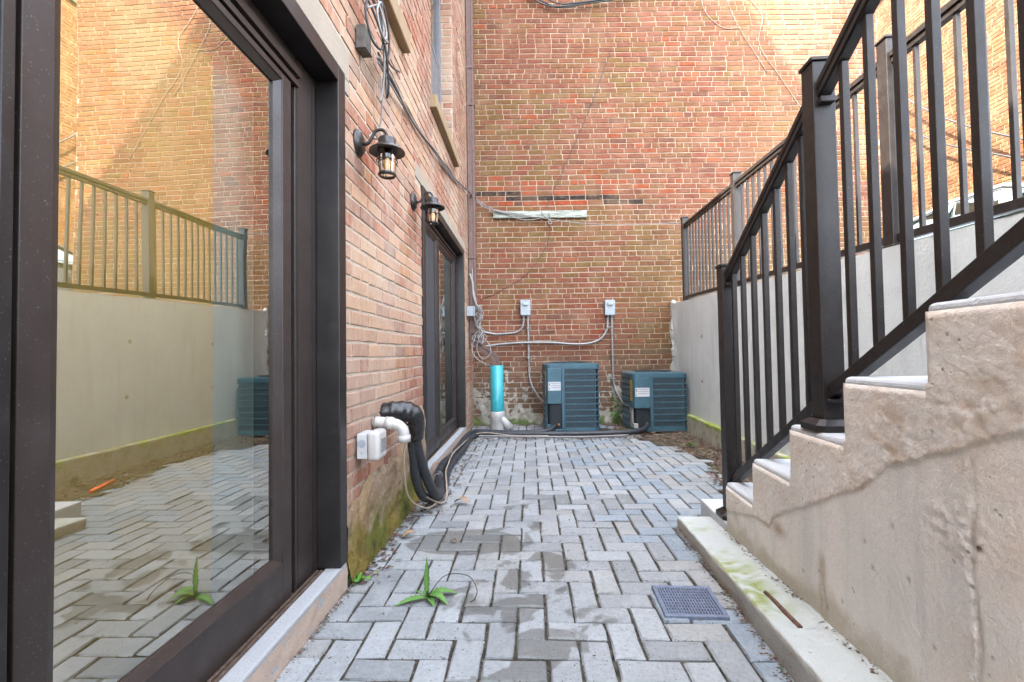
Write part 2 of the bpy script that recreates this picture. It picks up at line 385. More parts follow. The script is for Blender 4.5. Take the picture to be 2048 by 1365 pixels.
# ------------------------------------------------------------------ left building
LB = empty('brick_townhouse', (-.78, 0, 0), RA, 'pale weathered brick townhouse with two dark framed sliding doors along the left', 'building')
H = 11.4
D1 = (-.62, 1.985, 0, 2.15); D2 = (3.45, 5.62, 0, 2.20); W1 = (1.70, 2.92, 2.985, 4.9); W2 = (3.86, 4.98, 3.075, 5.0)
def wallpieces(b, s0, s1, z0, z1, holes, x0, x1):
    ss = sorted({s0, s1} | {h[0] for h in holes} | {h[1] for h in holes}); zs = sorted({z0, z1} | {h[2] for h in holes} | {h[3] for h in holes})
    for i in range(len(ss)-1):
        run = None
        for k in range(len(zs)-1):
            cs, cz = (ss[i]+ss[i+1])/2, (zs[k]+zs[k+1])/2
            solid = not any(h[0] < cs < h[1] and h[2] < cz < h[3] for h in holes)
            if solid: run = (run[0], zs[k+1]) if run else (zs[k], zs[k+1])
            if (not solid or k == len(zs)-2) and run: b.box(x0, x1, ss[i], ss[i+1], run[0], run[1]); run = None
holes = [D1, D2, W1, W2]
b = MB(); wallpieces(b, -9, 3.45, -.03, 5.6, [D1, W1], -.30, -.004); wallpieces(b, 3.45, 6.62, -.03, 8.0, [D2, W2], -.30, -.004)
for h in holes:      # reveals are brick coloured mortar faces; add reveal bricks for the windows only
    pass
wl = b.build('wall', M_mortL, LB)
def pal(r, L):
    t = r.random(); acc = 0
    for wgt, c in L:
        acc += wgt
        if t < acc:
            u = r.uniform(.88, 1.10); return tuple(q*u*r.uniform(.97, 1.03) for q in c)
    return L[0][1]
def colL(s, z, r):
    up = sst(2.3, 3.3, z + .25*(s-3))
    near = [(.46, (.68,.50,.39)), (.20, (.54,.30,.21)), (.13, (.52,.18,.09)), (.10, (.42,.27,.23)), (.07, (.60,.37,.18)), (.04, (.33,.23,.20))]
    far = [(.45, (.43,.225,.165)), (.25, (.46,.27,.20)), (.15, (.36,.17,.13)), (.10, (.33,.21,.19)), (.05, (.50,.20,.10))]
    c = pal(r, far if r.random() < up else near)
    if 1.98 < s < 3.42 and z < 1.55:            # redder brick between the doors
        k = sst(1.5, .5, z)*(.35 + .5*(nz(s, z, 4, 3) > -.05)); c = mixc(c, pal(r, [(.4, (.44,.20,.15)), (.35, (.38,.15,.11)), (.25, (.50,.31,.25))]), k)
    if s > 3.05 and s < 3.44 and z < 2.1 and r.random() < .7: c = pal(r, [(.5, (.42,.15,.09)), (.5, (.45,.24,.18))])
    if s > 5.6: c = mixc(c, (.48,.37,.28), .5)
    if nz(s, z, 9, 1.9) > .26: c = mixc(c, (.50,.15,.06), .65)
    if nz(s, z, 19, 1.6) > .25: c = mixc(c, (.80,.68,.56), .6)
    return c
def base_top(s): return .40 + .10*fb(s, 2, 0, 3) + .16*sst(2.6, 3.3, s) - .10*sst(2.4, 1.98, s)
b = MB()
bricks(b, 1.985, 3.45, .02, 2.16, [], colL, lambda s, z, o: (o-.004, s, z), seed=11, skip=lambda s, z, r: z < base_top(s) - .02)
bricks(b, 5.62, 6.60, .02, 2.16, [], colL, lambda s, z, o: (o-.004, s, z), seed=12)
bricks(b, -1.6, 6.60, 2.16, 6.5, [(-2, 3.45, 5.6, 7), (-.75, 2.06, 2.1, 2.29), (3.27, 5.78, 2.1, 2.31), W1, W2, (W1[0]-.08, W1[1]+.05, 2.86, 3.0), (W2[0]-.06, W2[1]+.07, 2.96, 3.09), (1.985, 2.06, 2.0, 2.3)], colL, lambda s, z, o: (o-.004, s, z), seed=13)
for (h0, h1, g0, g1) in (W1, W2):   # far reveals
    bricks(b, -.20, .0, g0, g1, [], colL, lambda s, z, o, h1=h1: (s-.006, h1 - o + .002, z), seed=14)
b.build('brick_face', M_brickL, LB, 0, 0, True)
# rendered, mossy base between the two doors
m = NT('mossy_render'); X, Y, Z = m.sep()
c = m.mix(m.ramp(m.noise(7, 7, .65), .32, .66), (.22,.15,.085), (.40,.30,.21))
c = m.mix(m.ramp(m.noise(11, 6, .7), .5, .68), c, (.37,.29,.23))
c = m.mix(m.ramp(m.noise(42, 5, .7), .55, .7), c, (.14,.10,.06))
ms = m.math('ADD', m.mapr(Z, .05, .42, .42, -.10), m.math('MULTIPLY', m.math('SUBTRACT', m.noise(5.5, 7, .7), .5), 1.1))
c = m.mix(m.ramp(ms, .14, .34), c, (.13,.13,.025)); c = m.mix(m.ramp(ms, .40, .58), c, (.035,.04,.012))
c = m.mix(m.ramp(m.noise(3, 5), .45, .6), c, m.mix(.35, c, (.36,.21,.06)))
M_render = m.fin(c, .95, m.bump(m.noise(38, 7, .75), 1, .022), 0, .2)
b = MB(); nS, nZ = 150, 60
for i in range(nS+1):
    s = 1.985 + (3.45-1.985)*i/nS; tp = base_top(s) + .01*nz(s, 5, 0, 40)
    for k in range(nZ+1):
        z = tp*k/nZ - .01; e = min(1, (1-k/nZ)*8)
        h = .003 + e*(.012 + .010*fb(s, z, 0, 9) + .02*sst(.12, 0, z))
        b.add([(h, s, z)], [])
b.f = [(i*(nZ+1)+k, (i+1)*(nZ+1)+k, (i+1)*(nZ+1)+k+1, i*(nZ+1)+k+1) for i in range(nS) for k in range(nZ)]; b.sm = [True]*len(b.f)
b.build('base_render', M_render, LB)
# upper storeys, ends, roof, and interior shell
b = MB(); b.box(-9, -.004, 3.45, 6.62, 8.002, H); b.box(-9, -8.8, -9, 6.62, -.03, 5.6); b.box(-8.8, -.302, -9, -8.8, -.03, 5.6); b.box(-8.8, -.302, 6.45, 6.62, -.03, 8.0); b.box(-9, -8.8, 3.45, 6.62, 5.602, 8.0); b.box(-8.8, -.302, 3.45, 3.55, 5.602, 8.0)  # unseen tall block casts the far wall's shadow; rest kept low to admit skylight
m = NT('upper_brick'); bt = m.n('ShaderNodeTexBrick'); mp = m.n('ShaderNodeMapping'); mp.inputs['Rotation'].default_value = (PI/2, 0, PI/2); m.l(m.obj(), mp.inputs[0]); m.l(mp.outputs[0], bt.inputs['Vector'])
bt.inputs['Color1'].default_value = (.42,.20,.13,1); bt.inputs['Color2'].default_value = (.36,.22,.17,1); bt.inputs['Mortar'].default_value = (.55,.45,.35,1)
bt.inputs['Scale'].default_value = 1; bt.inputs['Brick Width'].default_value = .2235; bt.inputs['Row Height'].default_value = .0712; bt.inputs['Mortar Size'].default_value = .005
M_upper = m.fin(bt.outputs['Color'], .9)
b.build('upper_storey', M_upper, LB)
b = MB(); b.box(-9.1, .05, 3.40, 6.6, H+.002, H+.12); b.box(-9.1, .04, -9.1, 3.448, 5.602, 5.70); b.build('roof', simple('roof_felt', (.08,.08,.08), .9), LB)
b = MB(); b.box(-4.0, -.302, -8.7, 6.4, -.02, .08); b.build('floor', M_dark, LB)
b = MB(); b.box(-4.1, -4.0, -8.7, 6.4, -.02, 5.5); b.box(-4.0, -.302, -8.7, 6.4, 2.6, 2.7); b.build('interior_wall', simple('interior_paint', (.30,.26,.20), .9), LB)
# lintels, stone sills
for nm, bx in (('lintel', (-.28, .004, -.75, 2.06, 2.151, 2.29)), ('lintel', (-.28, .004, 3.27, 5.78, 2.201, 2.31))):
    b = MB(); b.box(*bx); b.build(nm, M_lint, LB, .004)
b = MB(); b.box(-.2, .004, 1.987, 2.06, 2.09, 2.149); b.build('lintel', M_lint, LB, .003)
# door sills
for s0, s1 in ((-.62, 1.985), (3.40, 5.66)):
    b = MB(); b.box(-.05, .012, s0, s1 - (.003 if s0 < 0 else 0), -.03, .108); o = b.build('door_sill', M_sill, LB, .006)
    b = MB()
    n = int((s1-s0)/.02)
    for i in range(n+1):
        s = s0 + .002 + (s1-s0-.006)*i/n
        for k in range(8):
            z = -.02 + .112*k/7; b.add([(.0135 + .004*fb(s, z, 0, 22)*(k < 7), s, z)], [])
    b.f = [(i*8+k, (i+1)*8+k, (i+1)*8+k+1, i*8+k+1) for i in range(n) for k in range(7)]; b.sm = [True]*len(b.f)
    b.build('sill_face', concrete('sill_render', (.44,.34,.27), (.26,.18,.11), .5, 1, False, False), o)

def door(s0, s1, z1, spec, jw, hh):
    root = bpy.data.objects.new('sliding_door', None); C.objects.link(root); root.parent = LB; root.empty_display_size = .1
    zb = .109; fw = .072
    b = MB()       # outer flange + reveals
    b.box(-.082, .014, s1-fw, s1-.001, zb, z1-.001); b.box(-.082, .014, s0+.001, s0+fw, zb, z1-.001); b.box(-.082, .014, s0+fw, s1-fw, z1-fw, z1-.001)
    b.build('frame', M_frame, root, .003)
    b = MB()       # flat inner frame parallel to the wall
    b.box(-.15, -.083, s1-fw-jw, s1-.004, zb-.03, z1-.004); b.box(-.15, -.083, s0+.004, s0+fw+.03, zb-.03, z1-.004); b.box(-.15, -.083, s0+fw+.03, s1-fw-jw, hh, z1-.004)
    b.build('jamb', M_frame2, root, .002)
    b = MB(); b.box(-.088, -.0825, s1-fw-jw+.012, s1-fw-jw+.020, zb-.02, z1-fw-.004); b.box(-.088, -.0822, s1-fw-.036, s1-fw-.030, zb-.02, z1-fw-.004)
    b.build('trim_bead', M_frame, root)
    b = MB(); b.box(-.29, -.151, s1-fw-jw-.01, s1-.006, zb-.03, z1-.006); b.box(-.29, -.151, s0+.006, s0+fw+.02, zb-.03, z1-.006); b.box(-.29, -.151, s0+fw+.02, s1-fw-jw-.01, hh-.01, z1-.006)
    b.build('channel', M_black, root)
    b = MB()       # tracks
    for x in (-.052, -.068): b.box(x-.005, x+.005, s0+fw+.02, s1-fw-.02, zb-.03, zb+.004)
    b.box(-.145, -.042, s0+fw+.02, s1-fw-jw, zb-.04, zb-.012)
    b.build('track', simple('dirty_track', (.11,.075,.055), .5, .3, .4, 60, .3), root)
    b = MB()
    for x in (-.16, -.175): b.box(x-.004, x+.004, s0+fw+.05, s1-fw-.05, z1-fw-.06, z1-fw-.03)
    b.box(-.080, -.062, s0+fw+.003, s1-fw-jw+.01, hh+.03, hh+.06); b.box(-.082, -.070, s0+fw+.003, s1-fw-jw+.01, hh-.004, hh+.018)
    b.build('head_track', M_frame2, root, .001)
    for (a, e, xf, kind, st, rl) in spec:
        pr = bpy.data.objects.new('door_panel', None); C.objects.link(pr); pr.parent = root; pr.empty_display_size = .1
        top = hh-.012; xg = xf-.026
        g0, g1, h0, h1 = a+st, e-st, zb+rl, top-.045
        b = MB(); 
        b.box(xf-.045, xf, a, a+st-.028, zb, top); b.box(xf-.045, xf, e-st+.028, e, zb, top); b.box(xf-.045, xf, a+st-.028, e-st+.028, zb, h0-.022); b.box(xf-.045, xf, a+st-.028, e-st+.028, h1+.022, top)
        b.build('frame', M_frame2 if kind != 'screen' else M_frame, pr, .002)
        b = MB()     # bevelled glazing stops
        o4 = [(g0-.028, h0-.022), (g1+.028, h0-.022), (g1+.028, h1+.022), (g0-.028, h1+.022)]; i4 = [(g0, h0), (g1, h0), (g1, h1), (g0, h1)]
        b.add([(xf-.004, p, q) for p, q in o4] + [(xg+.006, p, q) for p, q in i4] + [(xg, p, q) for p, q in i4], [(i, (i+1) % 4, 4+(i+1) % 4, 4+i) for i in range(4)] + [(4+i, 4+(i+1) % 4, 8+(i+1) % 4, 8+i) for i in range(4)])
        b.build('glazing_stop', M_frame2, pr)
        if kind == 'screen': b = MB(); b.box(xg-.004, xg, g0-.004, g1+.004, h0-.004, h1+.004)
        else: b = MB(); b.add([(xg, g0-.004, h0-.004), (xg, g1+.004, h0-.004), (xg, g1+.004, h1+.004), (xg, g0-.004, h1+.004)], [(0,1,2,3)])
        if kind == 'glass': b.build('glass', M_glass, pr)
        elif kind == 'glass2': b.build('glass', M_glass2, pr)
        else: b.build('screen', M_screen, pr)
    return root
door(D1[0], D1[1], D1[3], [(.79, 1.702, -.076, 'glass', .086, .160), (-.50, .768, -.060, 'screen', .05, .08)], .170, 1.965)
door(D2[0], D2[1], D2[3], [(4.44, 5.46, -.076, 'glass2', .08, .14), (3.56, 4.42, -.062, 'screen', .10, .12)], .07, 2.05)
b = MB(); b.box(-.205, -.200, -.3, 1.46, .12, 1.93); b.build('roller_shade', M_blind, LB)
b = MB()
for i in range(24):
    s = 1.465 + .010*i; b.add([(-.205 - .010*(i % 2), s, .10), (-.205 - .010*(i % 2), s, 1.94)], [])
b.f = [(2*i, 2*i+2, 2*i+3, 2*i+1) for i in range(23)]; b.sm = [True]*23
b.build('curtain', M_sheer, LB)
b = MB(); b.box(-.24, -.235, 4.5, 5.4, .12, 2.0); b.build('curtain', M_sheer, LB)
# upstairs windows
def window(h, lower):
    s0, s1, z0, z1 = h; root = bpy.data.objects.new('window', None); C.objects.link(root); root.parent = LB; root.empty_display_size = .1
    b = MB(); x0, x1, f = -.19, -.12, .05
    b.box(x0, x1, s0, s0+f, z0, z1); b.box(x0, x1, s1-f, s1-.008, z0, z1); b.box(x0, x1, s0+f, s1-f, z0, z0+f); b.box(x0, x1, s0+f, s1-f, z1-f, z1)
    b.box(x0+.01, x1-.015, s0+f, s1-f, z0+lower, z0+lower+.04); b.build('frame', simple('grey_window_frame', (.14,.135,.15), .45), root, .003)
    b = MB(); b.box(x0+.028, x0+.034, s0+f, s1-f, z0+lower+.04, z1-f); b.build('pane', M_glass2, root)
    b = MB(); b.box(x0+.02, x0+.05, s0+f, s1-f, z0+f, z0+lower); b.build('lower_panel', simple('grey_panel', (.12,.12,.125), .5), root)
    b = MB(); b.box(-.25, -.24, s0, s1, z0, z1); b.build('backing', M_dark, root)
window(W1, .6); window(W2, .9)
for (s0, s1, z0, z1) in ((W1[0]-.07, W1[1]+.045, 2.865, 2.98), (W2[0]-.06, W2[1]+.07, 2.965, 3.07)):
    b = MB(); b.prism([(s0, z0), (s1, z0), (s1, z1), (s0, z1)], -.14, .055); b.build('window_sill', M_stone, LB, .008, 3)
# ------------------------------------------------------------------ building across the end of the yard
BB = empty('brick_building', (2.3, 6.5, 0), 0, 'old red and olive brick building closing the far end of the yard', 'building')
def colB(s, z, r):   # s world x
    L = [(.36, (.38,.195,.135)), (.26, (.41,.225,.155)), (.14, (.34,.16,.115)), (.06, (.28,.165,.13)), (.08, (.47,.17,.08)), (.10, (.36,.23,.125))]
    c = pal(r, L); hue = fb(s, z, 2, .9)
    olive = (.29,.265,.09); green = (.19,.24,.12)
    k = 0
    if z < 3.0: k = max(k, .9*sst(.45, .1, abs(z-2.72))*sst(1.6, .6, abs(s-.4)))
    k = max(k, .75*sst(-.25, -.45, s)*sst(3.2, 3.6, z)*(r.random() < .6))
    k = max(k, .95*sst(1.1, 1.9, s)*sst(3.0, 2.3, z)*(.35+.65*r.random()), .8*sst(.35, .8, fb(s, z, 31, .7)+.35)*(r.random() < .45))
    if hue > .25: k = max(k, .45*r.random())
    c = mixc(c, olive, clamp(k))
    c = mixc(c, green, .8*sst(1.55, .9, z)*sst(1.0, 2.0, s)*(r.random() < .6))
    if z > 3.0 and z < 3.45 and s < 1.6 and s > -.2 and r.random() < .35: c = (.52,.15,.06)
    if .9 < z < 3.0 and s < 1.7: c = mixc(c, (.36,.14,.11), .45*(r.random() < .6))
    t = 3.165 - .055*(s+.5)   # old tar line
    if s < 1.85 and abs(z - t) < .040: c = (.05,.045,.048)
    if z > 4.6 and r.random() < .35: c = mixc(c, (.38,.20,.15), .6)
    if z < 1.15: c = mixc(c, pal(r, [(.5, (.25,.205,.17)), (.3, (.32,.20,.16)), (.2, (.30,.27,.22))]), sst(1.25, .7, z)*.8)
    if z < .7: c = mixc(c, (.27,.255,.215), sst(.85, .3, z)*.85)
    if s > 3.0 and s < 4.1: # pale efflorescence patch
        e = sst(.9, .0, abs(s-3.5-.25*nz(z, 1, 0, .8)))*clamp(.55+.6*fb(s, z, 5, 1.3)); c = mixc(c, (.56,.46,.26), .75*e)
    if 3.75 < s < 4.6 and z > 4.9: c = mixc(c, (.34,.37,.30), .7*(r.random() < .8))
    return c
b = MB(); b.box(-3.0, 2.85, -.0, 10, -.03, 7.0); b.build('wall', M_mortB, BB)
b = MB()
bricks(b, -.62, 5.14, .0, 6.7, [], colB, lambda s, z, o: (s-2.3, -o-.002, z), seed=21, skip=lambda s, z, r: z < .55 and r.random() < .3*sst(.5, .0, z))
b.build('brick_face', M_brickB, BB, 0, 0, True)
b = MB(); b.box(-3.1, 2.9, -.05, 10.1, 7.002, 7.12); b.build('roof', M_dark, BB)
# crumbling parge coat low on the wall
m = NT('parging'); c = m.mix(m.ramp(m.noise(9, 7, .7), .35, .65), (.20,.185,.15), (.40,.37,.31)); X, Y, Z = m.sep()
c = m.mix(m.ramp(m.math('ADD', m.mapr(Z, 0, .25, .35, -.2), m.noise(8, 5)), .62, .8), c, (.10,.13,.04)); M_parge = m.fin(c, .95, m.bump(m.noise(60, 6, .7), 1, .01), 0, .2)
b = MB(); nS, nZ = 280, 44; id = {}
for i in range(nS+1):
    for k in range(nZ+1):
        s = -.6 + 3.0*i/nS; z = .95*k/nZ - .02
        th = .014*fb(s, z, 3, 5.5) + .012*fb(s, z, 8, 15) + .022*sst(.95, .1, z) - .013 + .02*sst(.12, 0, z)
        b.add([(s-2.3, -.001 - max(th, -.004), z)], [])
b.f = [(i*(nZ+1)+k, (i+1)*(nZ+1)+k, (i+1)*(nZ+1)+k+1, i*(nZ+1)+k+1) for i in range(nS) for k in range(nZ)]; b.sm = [True]*len(b.f)
b.build('parging', M_parge, BB)

# ------------------------------------------------------------------ sunlit building beyond the street
CB = empty('brick_house', (8.1, 12, 0), 0, 'sunlit orange brick house across the street behind the pale parked car', 'building')
def colC(s, z, r): return pal(r, [(.45, (.50,.22,.09)), (.3, (.54,.27,.12)), (.15, (.46,.18,.08)), (.10, (.56,.36,.18))])
m = NT('yellow_mortar'); M_mortC = m.fin((.15,.12,.06), .95); M_brickC = brick_mat('sunlit_orange_brick', (.2,.15,.09), 0, 0, (.165,.115,.07))
b = MB(); b.box(.004, 6, -7.2, 12, 1.2, 8.5); b.build('wall', M_mortC, CB)
b = MB(); bricks(b, -7.2, 3.0, 1.45, 8.5, [], colC, lambda s, z, o: (-o+.002, s, z), seed=31); b.build('brick_face', M_brickC, CB, 0, 0, True)
b = MB(); b.box(-.05, 6.2, -7.3, 12.1, 8.502, 8.7); b.build('roof', M_dark, CB)
# ------------------------------------------------------------------ street level behind the retaining wall
RT = math.atan(B)
b = MB(); P = [Rw(.2, -12, 0, 1.70), Rw(.2, 6.45, 0, 1.70)]
def slab(b, poly, z0, z1): b.prism([(p[0], p[1]) for p in poly], z0, z1, 'z')
slab(b, [(P[0].x, P[0].y), (40, -12), (40, 60), (5.16, 60), (5.16, 6.49), (P[1].x, 6.49)], -.03, 1.40)
struct(b.build('street', M_asph))
b = MB(); b.box(7.0, 8.098, -12, 60, 1.401, 1.50); struct(b.build('pavement', simple('dull_pavement', (.14,.135,.12), .9), None, .01))
# ------------------------------------------------------------------ retaining wall and footing
RW = empty('retaining_wall', (1.70, 0, 0), RB, 'tall pale grey poured concrete retaining wall along the right', 'wall')
def wtop(s): return 1.43 + .037*(s-1.7)
b = MB()
nS, nZ = 160, 34
s_lo, s_hi = -12, 6.62
for face in (0,):
    for i in range(nS+1):
        s = -1 + (6.56+1)*i/nS
        for k in range(nZ+1):
            z = -.03 + (wtop(s)+.03)*k/nZ
            h = .0025*fb(s, z, 0, 2.0) + (.004 if abs((s % 1.22) - .6) < .006 else 0)
            if s > 6.2: h -= .03*sst(6.25, 6.55, s + .12*nz(z, 3, 0, 7))*(1+fb(s, z, 2, 9))
            b.add([(h - .002, s, z)], [])
b.f = [(i*(nZ+1)+k, i*(nZ+1)+k+1, (i+1)*(nZ+1)+k+1, (i+1)*(nZ+1)+k) for i in range(nS) for k in range(nZ)]; b.sm = [True]*len(b.f)
n0 = nZ+1
b.prism([(s_lo, -.03), (6.55, -.03), (6.55, wtop(6.55)-.001), (s_lo, wtop(s_lo)-.001)], .006, .195)
for i in range(nS):     # top lip
    a_, c_ = -1 + 7.56*i/nS, -1 + 7.56*(i+1)/nS
    b.add([(-.002, a_, wtop(a_)), (-.002, c_, wtop(c_)), (.195, c_, wtop(c_)), (.195, a_, wtop(a_))], [(0, 1, 2, 3)])
b.build('wall_face', M_conc, RW)
b = MB()       # ragged mortar bead where the wall meets the brick
for i in range(60):
    z = .2 + 1.45*i/60; r_ = .030 + .022*abs(nz(z, 0, 0, 17)); b.lathe([(.001, -r_), (r_*.8, -r_*.6), (r_, 0), (r_*.8, r_*.6), (.001, r_)], Matrix.Translation((-.0 + .025*nz(z, 5, 0, 8), 6.47, z)), 7)
b.build('mortar_bead', mortar_mat('grey_mortar', (.38,.38,.36), (.52,.52,.50)), RW)
m = NT('mossy_footing'); X, Y, Z = m.sep(); c = m.mix(m.ramp(m.noise(6, 6, .65), .3, .7), (.26,.24,.18), (.42,.41,.35))
c = m.mix(m.ramp(m.math('ADD', m.mapr(Z, .02, .2, -.22, .06), m.noise(3.6, 6, .7)), .48, .62), c, (.20,.26,.04)); c = m.mix(m.ramp(m.noise(9, 6, .7), .52, .7), c, (.12,.10,.06))
M_foot = m.fin(c, .95, m.bump(m.noise(50, 6, .7), .9, .01), 0, .2)
b = MB(); b.box(-.065, .003, -3, 5.95, -.03, .20); b.build('footing', M_foot, RW, .012, 2)
b = MB()       # form-tie marks
for s in (5.3, 4.1, 2.9, 1.85):
    for z in (.62, 1.12): b.lathe([(.001, -.003), (.012, -.005), (.02, -.001), (.022, .004)], Matrix.Translation((-.004, s+.03*nz(s, z), z)) @ Matrix.Rotation(PI/2, 4, 'Y'), 9)
b.build('form_tie_marks', simple('tie_patch', (.24,.23,.21), .9, 0, .3), RW)
# ------------------------------------------------------------------ fence on the wall
FN = empty('metal_fence', Rw(0, 0, 0, 1.75), RB, 'dark bronze metal fence standing on top of the grey retaining wall', 'fence')
posts = [6.02, 4.36, 2.38, .45, -1.5]
for s in posts:
    b = MB(); t = wtop(s); b.box(-.036, .036, s-.036, s+.036, t, t+1.055); b.lathe([(.065, 0), (.06, .012), (.036, .02)], Matrix.Translation((0, s, t)) @ Matrix.Rotation(PI/4, 4, 'Z'), 4, False)
    o = b.build('post', M_rail, FN, .003)
    b = MB(); b.box(-.042, .042, s-.042, s+.042, t+1.056, t+1.068); b.lathe([(.058, 1.068), (.02, 1.078), (.001, 1.08)], Matrix.Translation((0, s, t)) @ Matrix.Rotation(PI/4, 4, 'Z'), 4, False); b.build('post_cap', M_rail, o, .002)
for i in range(len(posts)-1):
    s1_, s0_ = posts[i]-.036, posts[i+1]+.036
    def bar(x0, x1, h0, h1, nm):
        b = MB(); v = [(x, s, wtop(s)+h) for s in (s0_, s1_) for x, h in ((x0, h0), (x1, h0), (x1, h1), (x0, h1))]
        b.add(v, [(0,1,2,3), (7,6,5,4), (0,4,5,1), (1,5,6,2), (2,6,7,3), (3,7,4,0)]); return b.build(nm, M_rail, FN, .003)
    bar(-.024, .024, .955, .985, 'top_rail'); bar(-.016, .016, .925, .954, 'rail_channel'); bar(-.018, .018, .025, .065, 'bottom_rail')
proto = None
b = MB(); b.box(-.0095, .0095, -.0095, .0095, 0, .866); 
s = 5.90; k = 0
while s > -1.4:
    if all(abs(s-p) > .06 for p in posts):
        if proto is None: proto = b.build('baluster', M_rail, FN, .0015); o = proto
        else: o = proto.copy(); C.objects.link(o); o.parent = FN
        o.location = (0, s, wtop(s)+.06)
    s -= .112
# ------------------------------------------------------------------ stairs
ST = empty('concrete_stairs', (.86, 0, 0), RB, 'concrete stairs with rough buff side wall climbing toward the camera', 'stairs')
edges = [2.375, 2.055, 1.73, 1.405, 1.09, .775, .46]; tops = [.305, .49, .683, .87, 1.052, 1.24, 1.40]   # far edge s and height of each tread
S_END = -2.0
def stop(s):
    for i in range(len(edges)-1, -1, -1):
        if s < edges[i]: return tops[i]
    return 0
prof = [(edges[0], -.03)]
for e, t in zip(edges, tops): prof += [(e, prof[-1][1]), (e, t)] if prof[-1][0] != e else [(e, t)]
prof += [(S_END, tops[-1]), (S_END, -.03)]
b = MB(); b.prism(prof, .003, .835); b.build('steps', M_tread, ST, .014, 3)
# side skin with the thick upper coat, seams and lumps
line = [(2.375, .16), (2.03, .245), (1.90, .255), (1.86, .31), (1.33, .565), (1.22, .65), (1.0, .74), (.6, .90), (-2, 1.3)]
def lz(s):
    for (a1, z1), (a2, z2) in zip(line, line[1:]):
        if a2 <= s <= a1: return z1 + (z2-z1)*(a1-s)/(a1-a2)
    return 1.3
b = MB()
segs = list(zip(edges, edges[1:] + [S_END], tops))
for (sa, sb, tp) in segs:
    ds = .006 if sa > .9 else .03
    nS = max(2, int((sa-sb)/ds)); zt_ = tp - .019; nZ = max(2, int((zt_+.03)/ds)); o = len(b.v)
    for i in range(nS+1):
        s = sa - .0 - (sa-sb)*i/nS
        for k in range(nZ+1):
            z = -.03 + (zt_+.03)*k/nZ
            up = sst(-.003, .006, z - lz(s) - .010*nz(s, z, 0, 14) - .004*nz(s, z, 3, 60))
            rough = fb(s, z, 1, 28)
            h = .003 + up*(.0035 +   .0007*rough*(1 + 1.8*sst(1.6, 1.2, s)*sst(.25, .0, z-lz(s))) + .0010*fb(s, z, 7, 70, 3))
            h += .0008*fb(s, z, 4, 9)
            # seams
            for (sx, lo, hi, wd, amp) in ((1.545, -.03, .28, .006, .003), (.995, -.03, .72, .008, .0035)):
                xx = s - sx - .012*nz(z, 2, 0, 7)
                g_ = math.exp(-(xx/wd)**2)*sst(hi+.02, hi-.02, z); h += amp*g_*clamp(.1 + 1.8*fb(z, s, 7, 48), 0, 1) - .004*math.exp(-((xx+.012)/.005)**2)*sst(hi+.02, hi-.02, z)
            dd = math.hypot((s-1.02)/.075, (z-.56)/.05); h += .0025*math.exp(-dd*dd)*clamp(.3+2.2*fb(s, z, 2, 55), 0, 1.8)
            edge = 1
            if zt_-z < .012: edge *= sst(-.002, .012, zt_-z)
            if stop(sa+.001) < z and sa-s < .014: edge *= sst(-.002, .014, sa-s)
            # colour
            col = (1, .99, .97); pink = mixc((1.04,.96,.90), (.98,1.0,1.0), sst(-.3, .4, fb(s, z, 9, 1.2)))
            cr = math.exp(-((z-lz(s)-.004)/.012)**2)*clamp(.5+fb(s, z, 6, 6))
            col = mixc(pink, (.70,.55,.40), .7*cr)
            if up > .5:
                col = mixc(col, (.90,.79,.68), .6*clamp(.4+fb(s, z, 3, 7)))
                zone = sst(1.75, 1.15, s)*sst(.30, .02, z-lz(s)); col = mixc(col, (.62,.46,.32), .75*zone*clamp(1.6*fb(s, z*1.8, 11, 13)))
                col = mixc(col, (1.12,1.14,1.16), .8*(.25+.75*zone)*sst(.22, .5, fb(s, z*2.0, 12, 24)))
            else:
                bd_ = fb(s*1.0, z*.06, 21, 7); col = mixc(col, (.86,.88,.90), .7*sst(.05, .25, bd_)); col = mixc(col, (1.07,1.06,1.05), .7*sst(.05, .3, -bd_))
                col = mixc(col, (.95,.80,.66), .5*sst(.25, .0, abs(s-.94))*clamp(.4+fb(s, z, 14, 6)))
            br = math.exp(-((s-1.83)/.05)**2 - ((z-.27)/.025)**2) + .8*math.exp(-((s-1.545)/.018)**2)*sst(.0, .25, z)*sst(.32, .26, z); col = mixc(col, (.46,.32,.18), clamp(.8*br))
            col = mixc(col, (.40,.36,.22), .6*sst(.10, .0, z-.10+.05*fb(s, z, 0, 9)))
            wv = s - .995 - .012*nz(z, 2, 0, 7); seam = math.exp(-((wv+.010)/.006)**2)*sst(.74, .7, z); col = mixc(col, (.38,.33,.29), .75*seam*clamp(.7+fb(s, z, 5, 10)))
            lime = math.exp(-((wv-.004)/.010)**2)*sst(.74, .7, z)*sst(.0, .35, fb(s, z, 15, 34)) + math.exp(-dd*dd*.8)*sst(-.05, .3, fb(s, z*2, 16, 26)); col = mixc(col, (1.12,1.16,1.20), .85*clamp(lime))
            hl = math.exp(-((s-.972)/.007)**2-((z-.545)/.007)**2); col = mixc(col, (.12,.08,.06), clamp(1.3*hl))
            for (hs, hz_) in ((1.33,.42),(1.30,.36),(1.22,.50),(1.44,.20),(1.52,.14),(1.56,.235),(1.17,.39),(1.10,.27),(1.66,.19)):
                q_ = ((s-hs)/.006)**2 + ((z-hz_)/.006)**2
                if q_ < 9: col = mixc(col, (.34,.29,.25), .8*math.exp(-q_)); h -= .004*math.exp(-q_)
            b.add([(.003 - max(h*edge, .0012 if edge > .5 else 0), s, z)], [], False, [col])
    b.f += [(o+i*(nZ+1)+k, o+i*(nZ+1)+k+1, o+(i+1)*(nZ+1)+k+1, o+(i+1)*(nZ+1)+k) for i in range(nS) for k in range(nZ)]; b.sm += [True]*(nS*nZ)
b.build('side_wall', M_stair, ST, 0, 0, True)
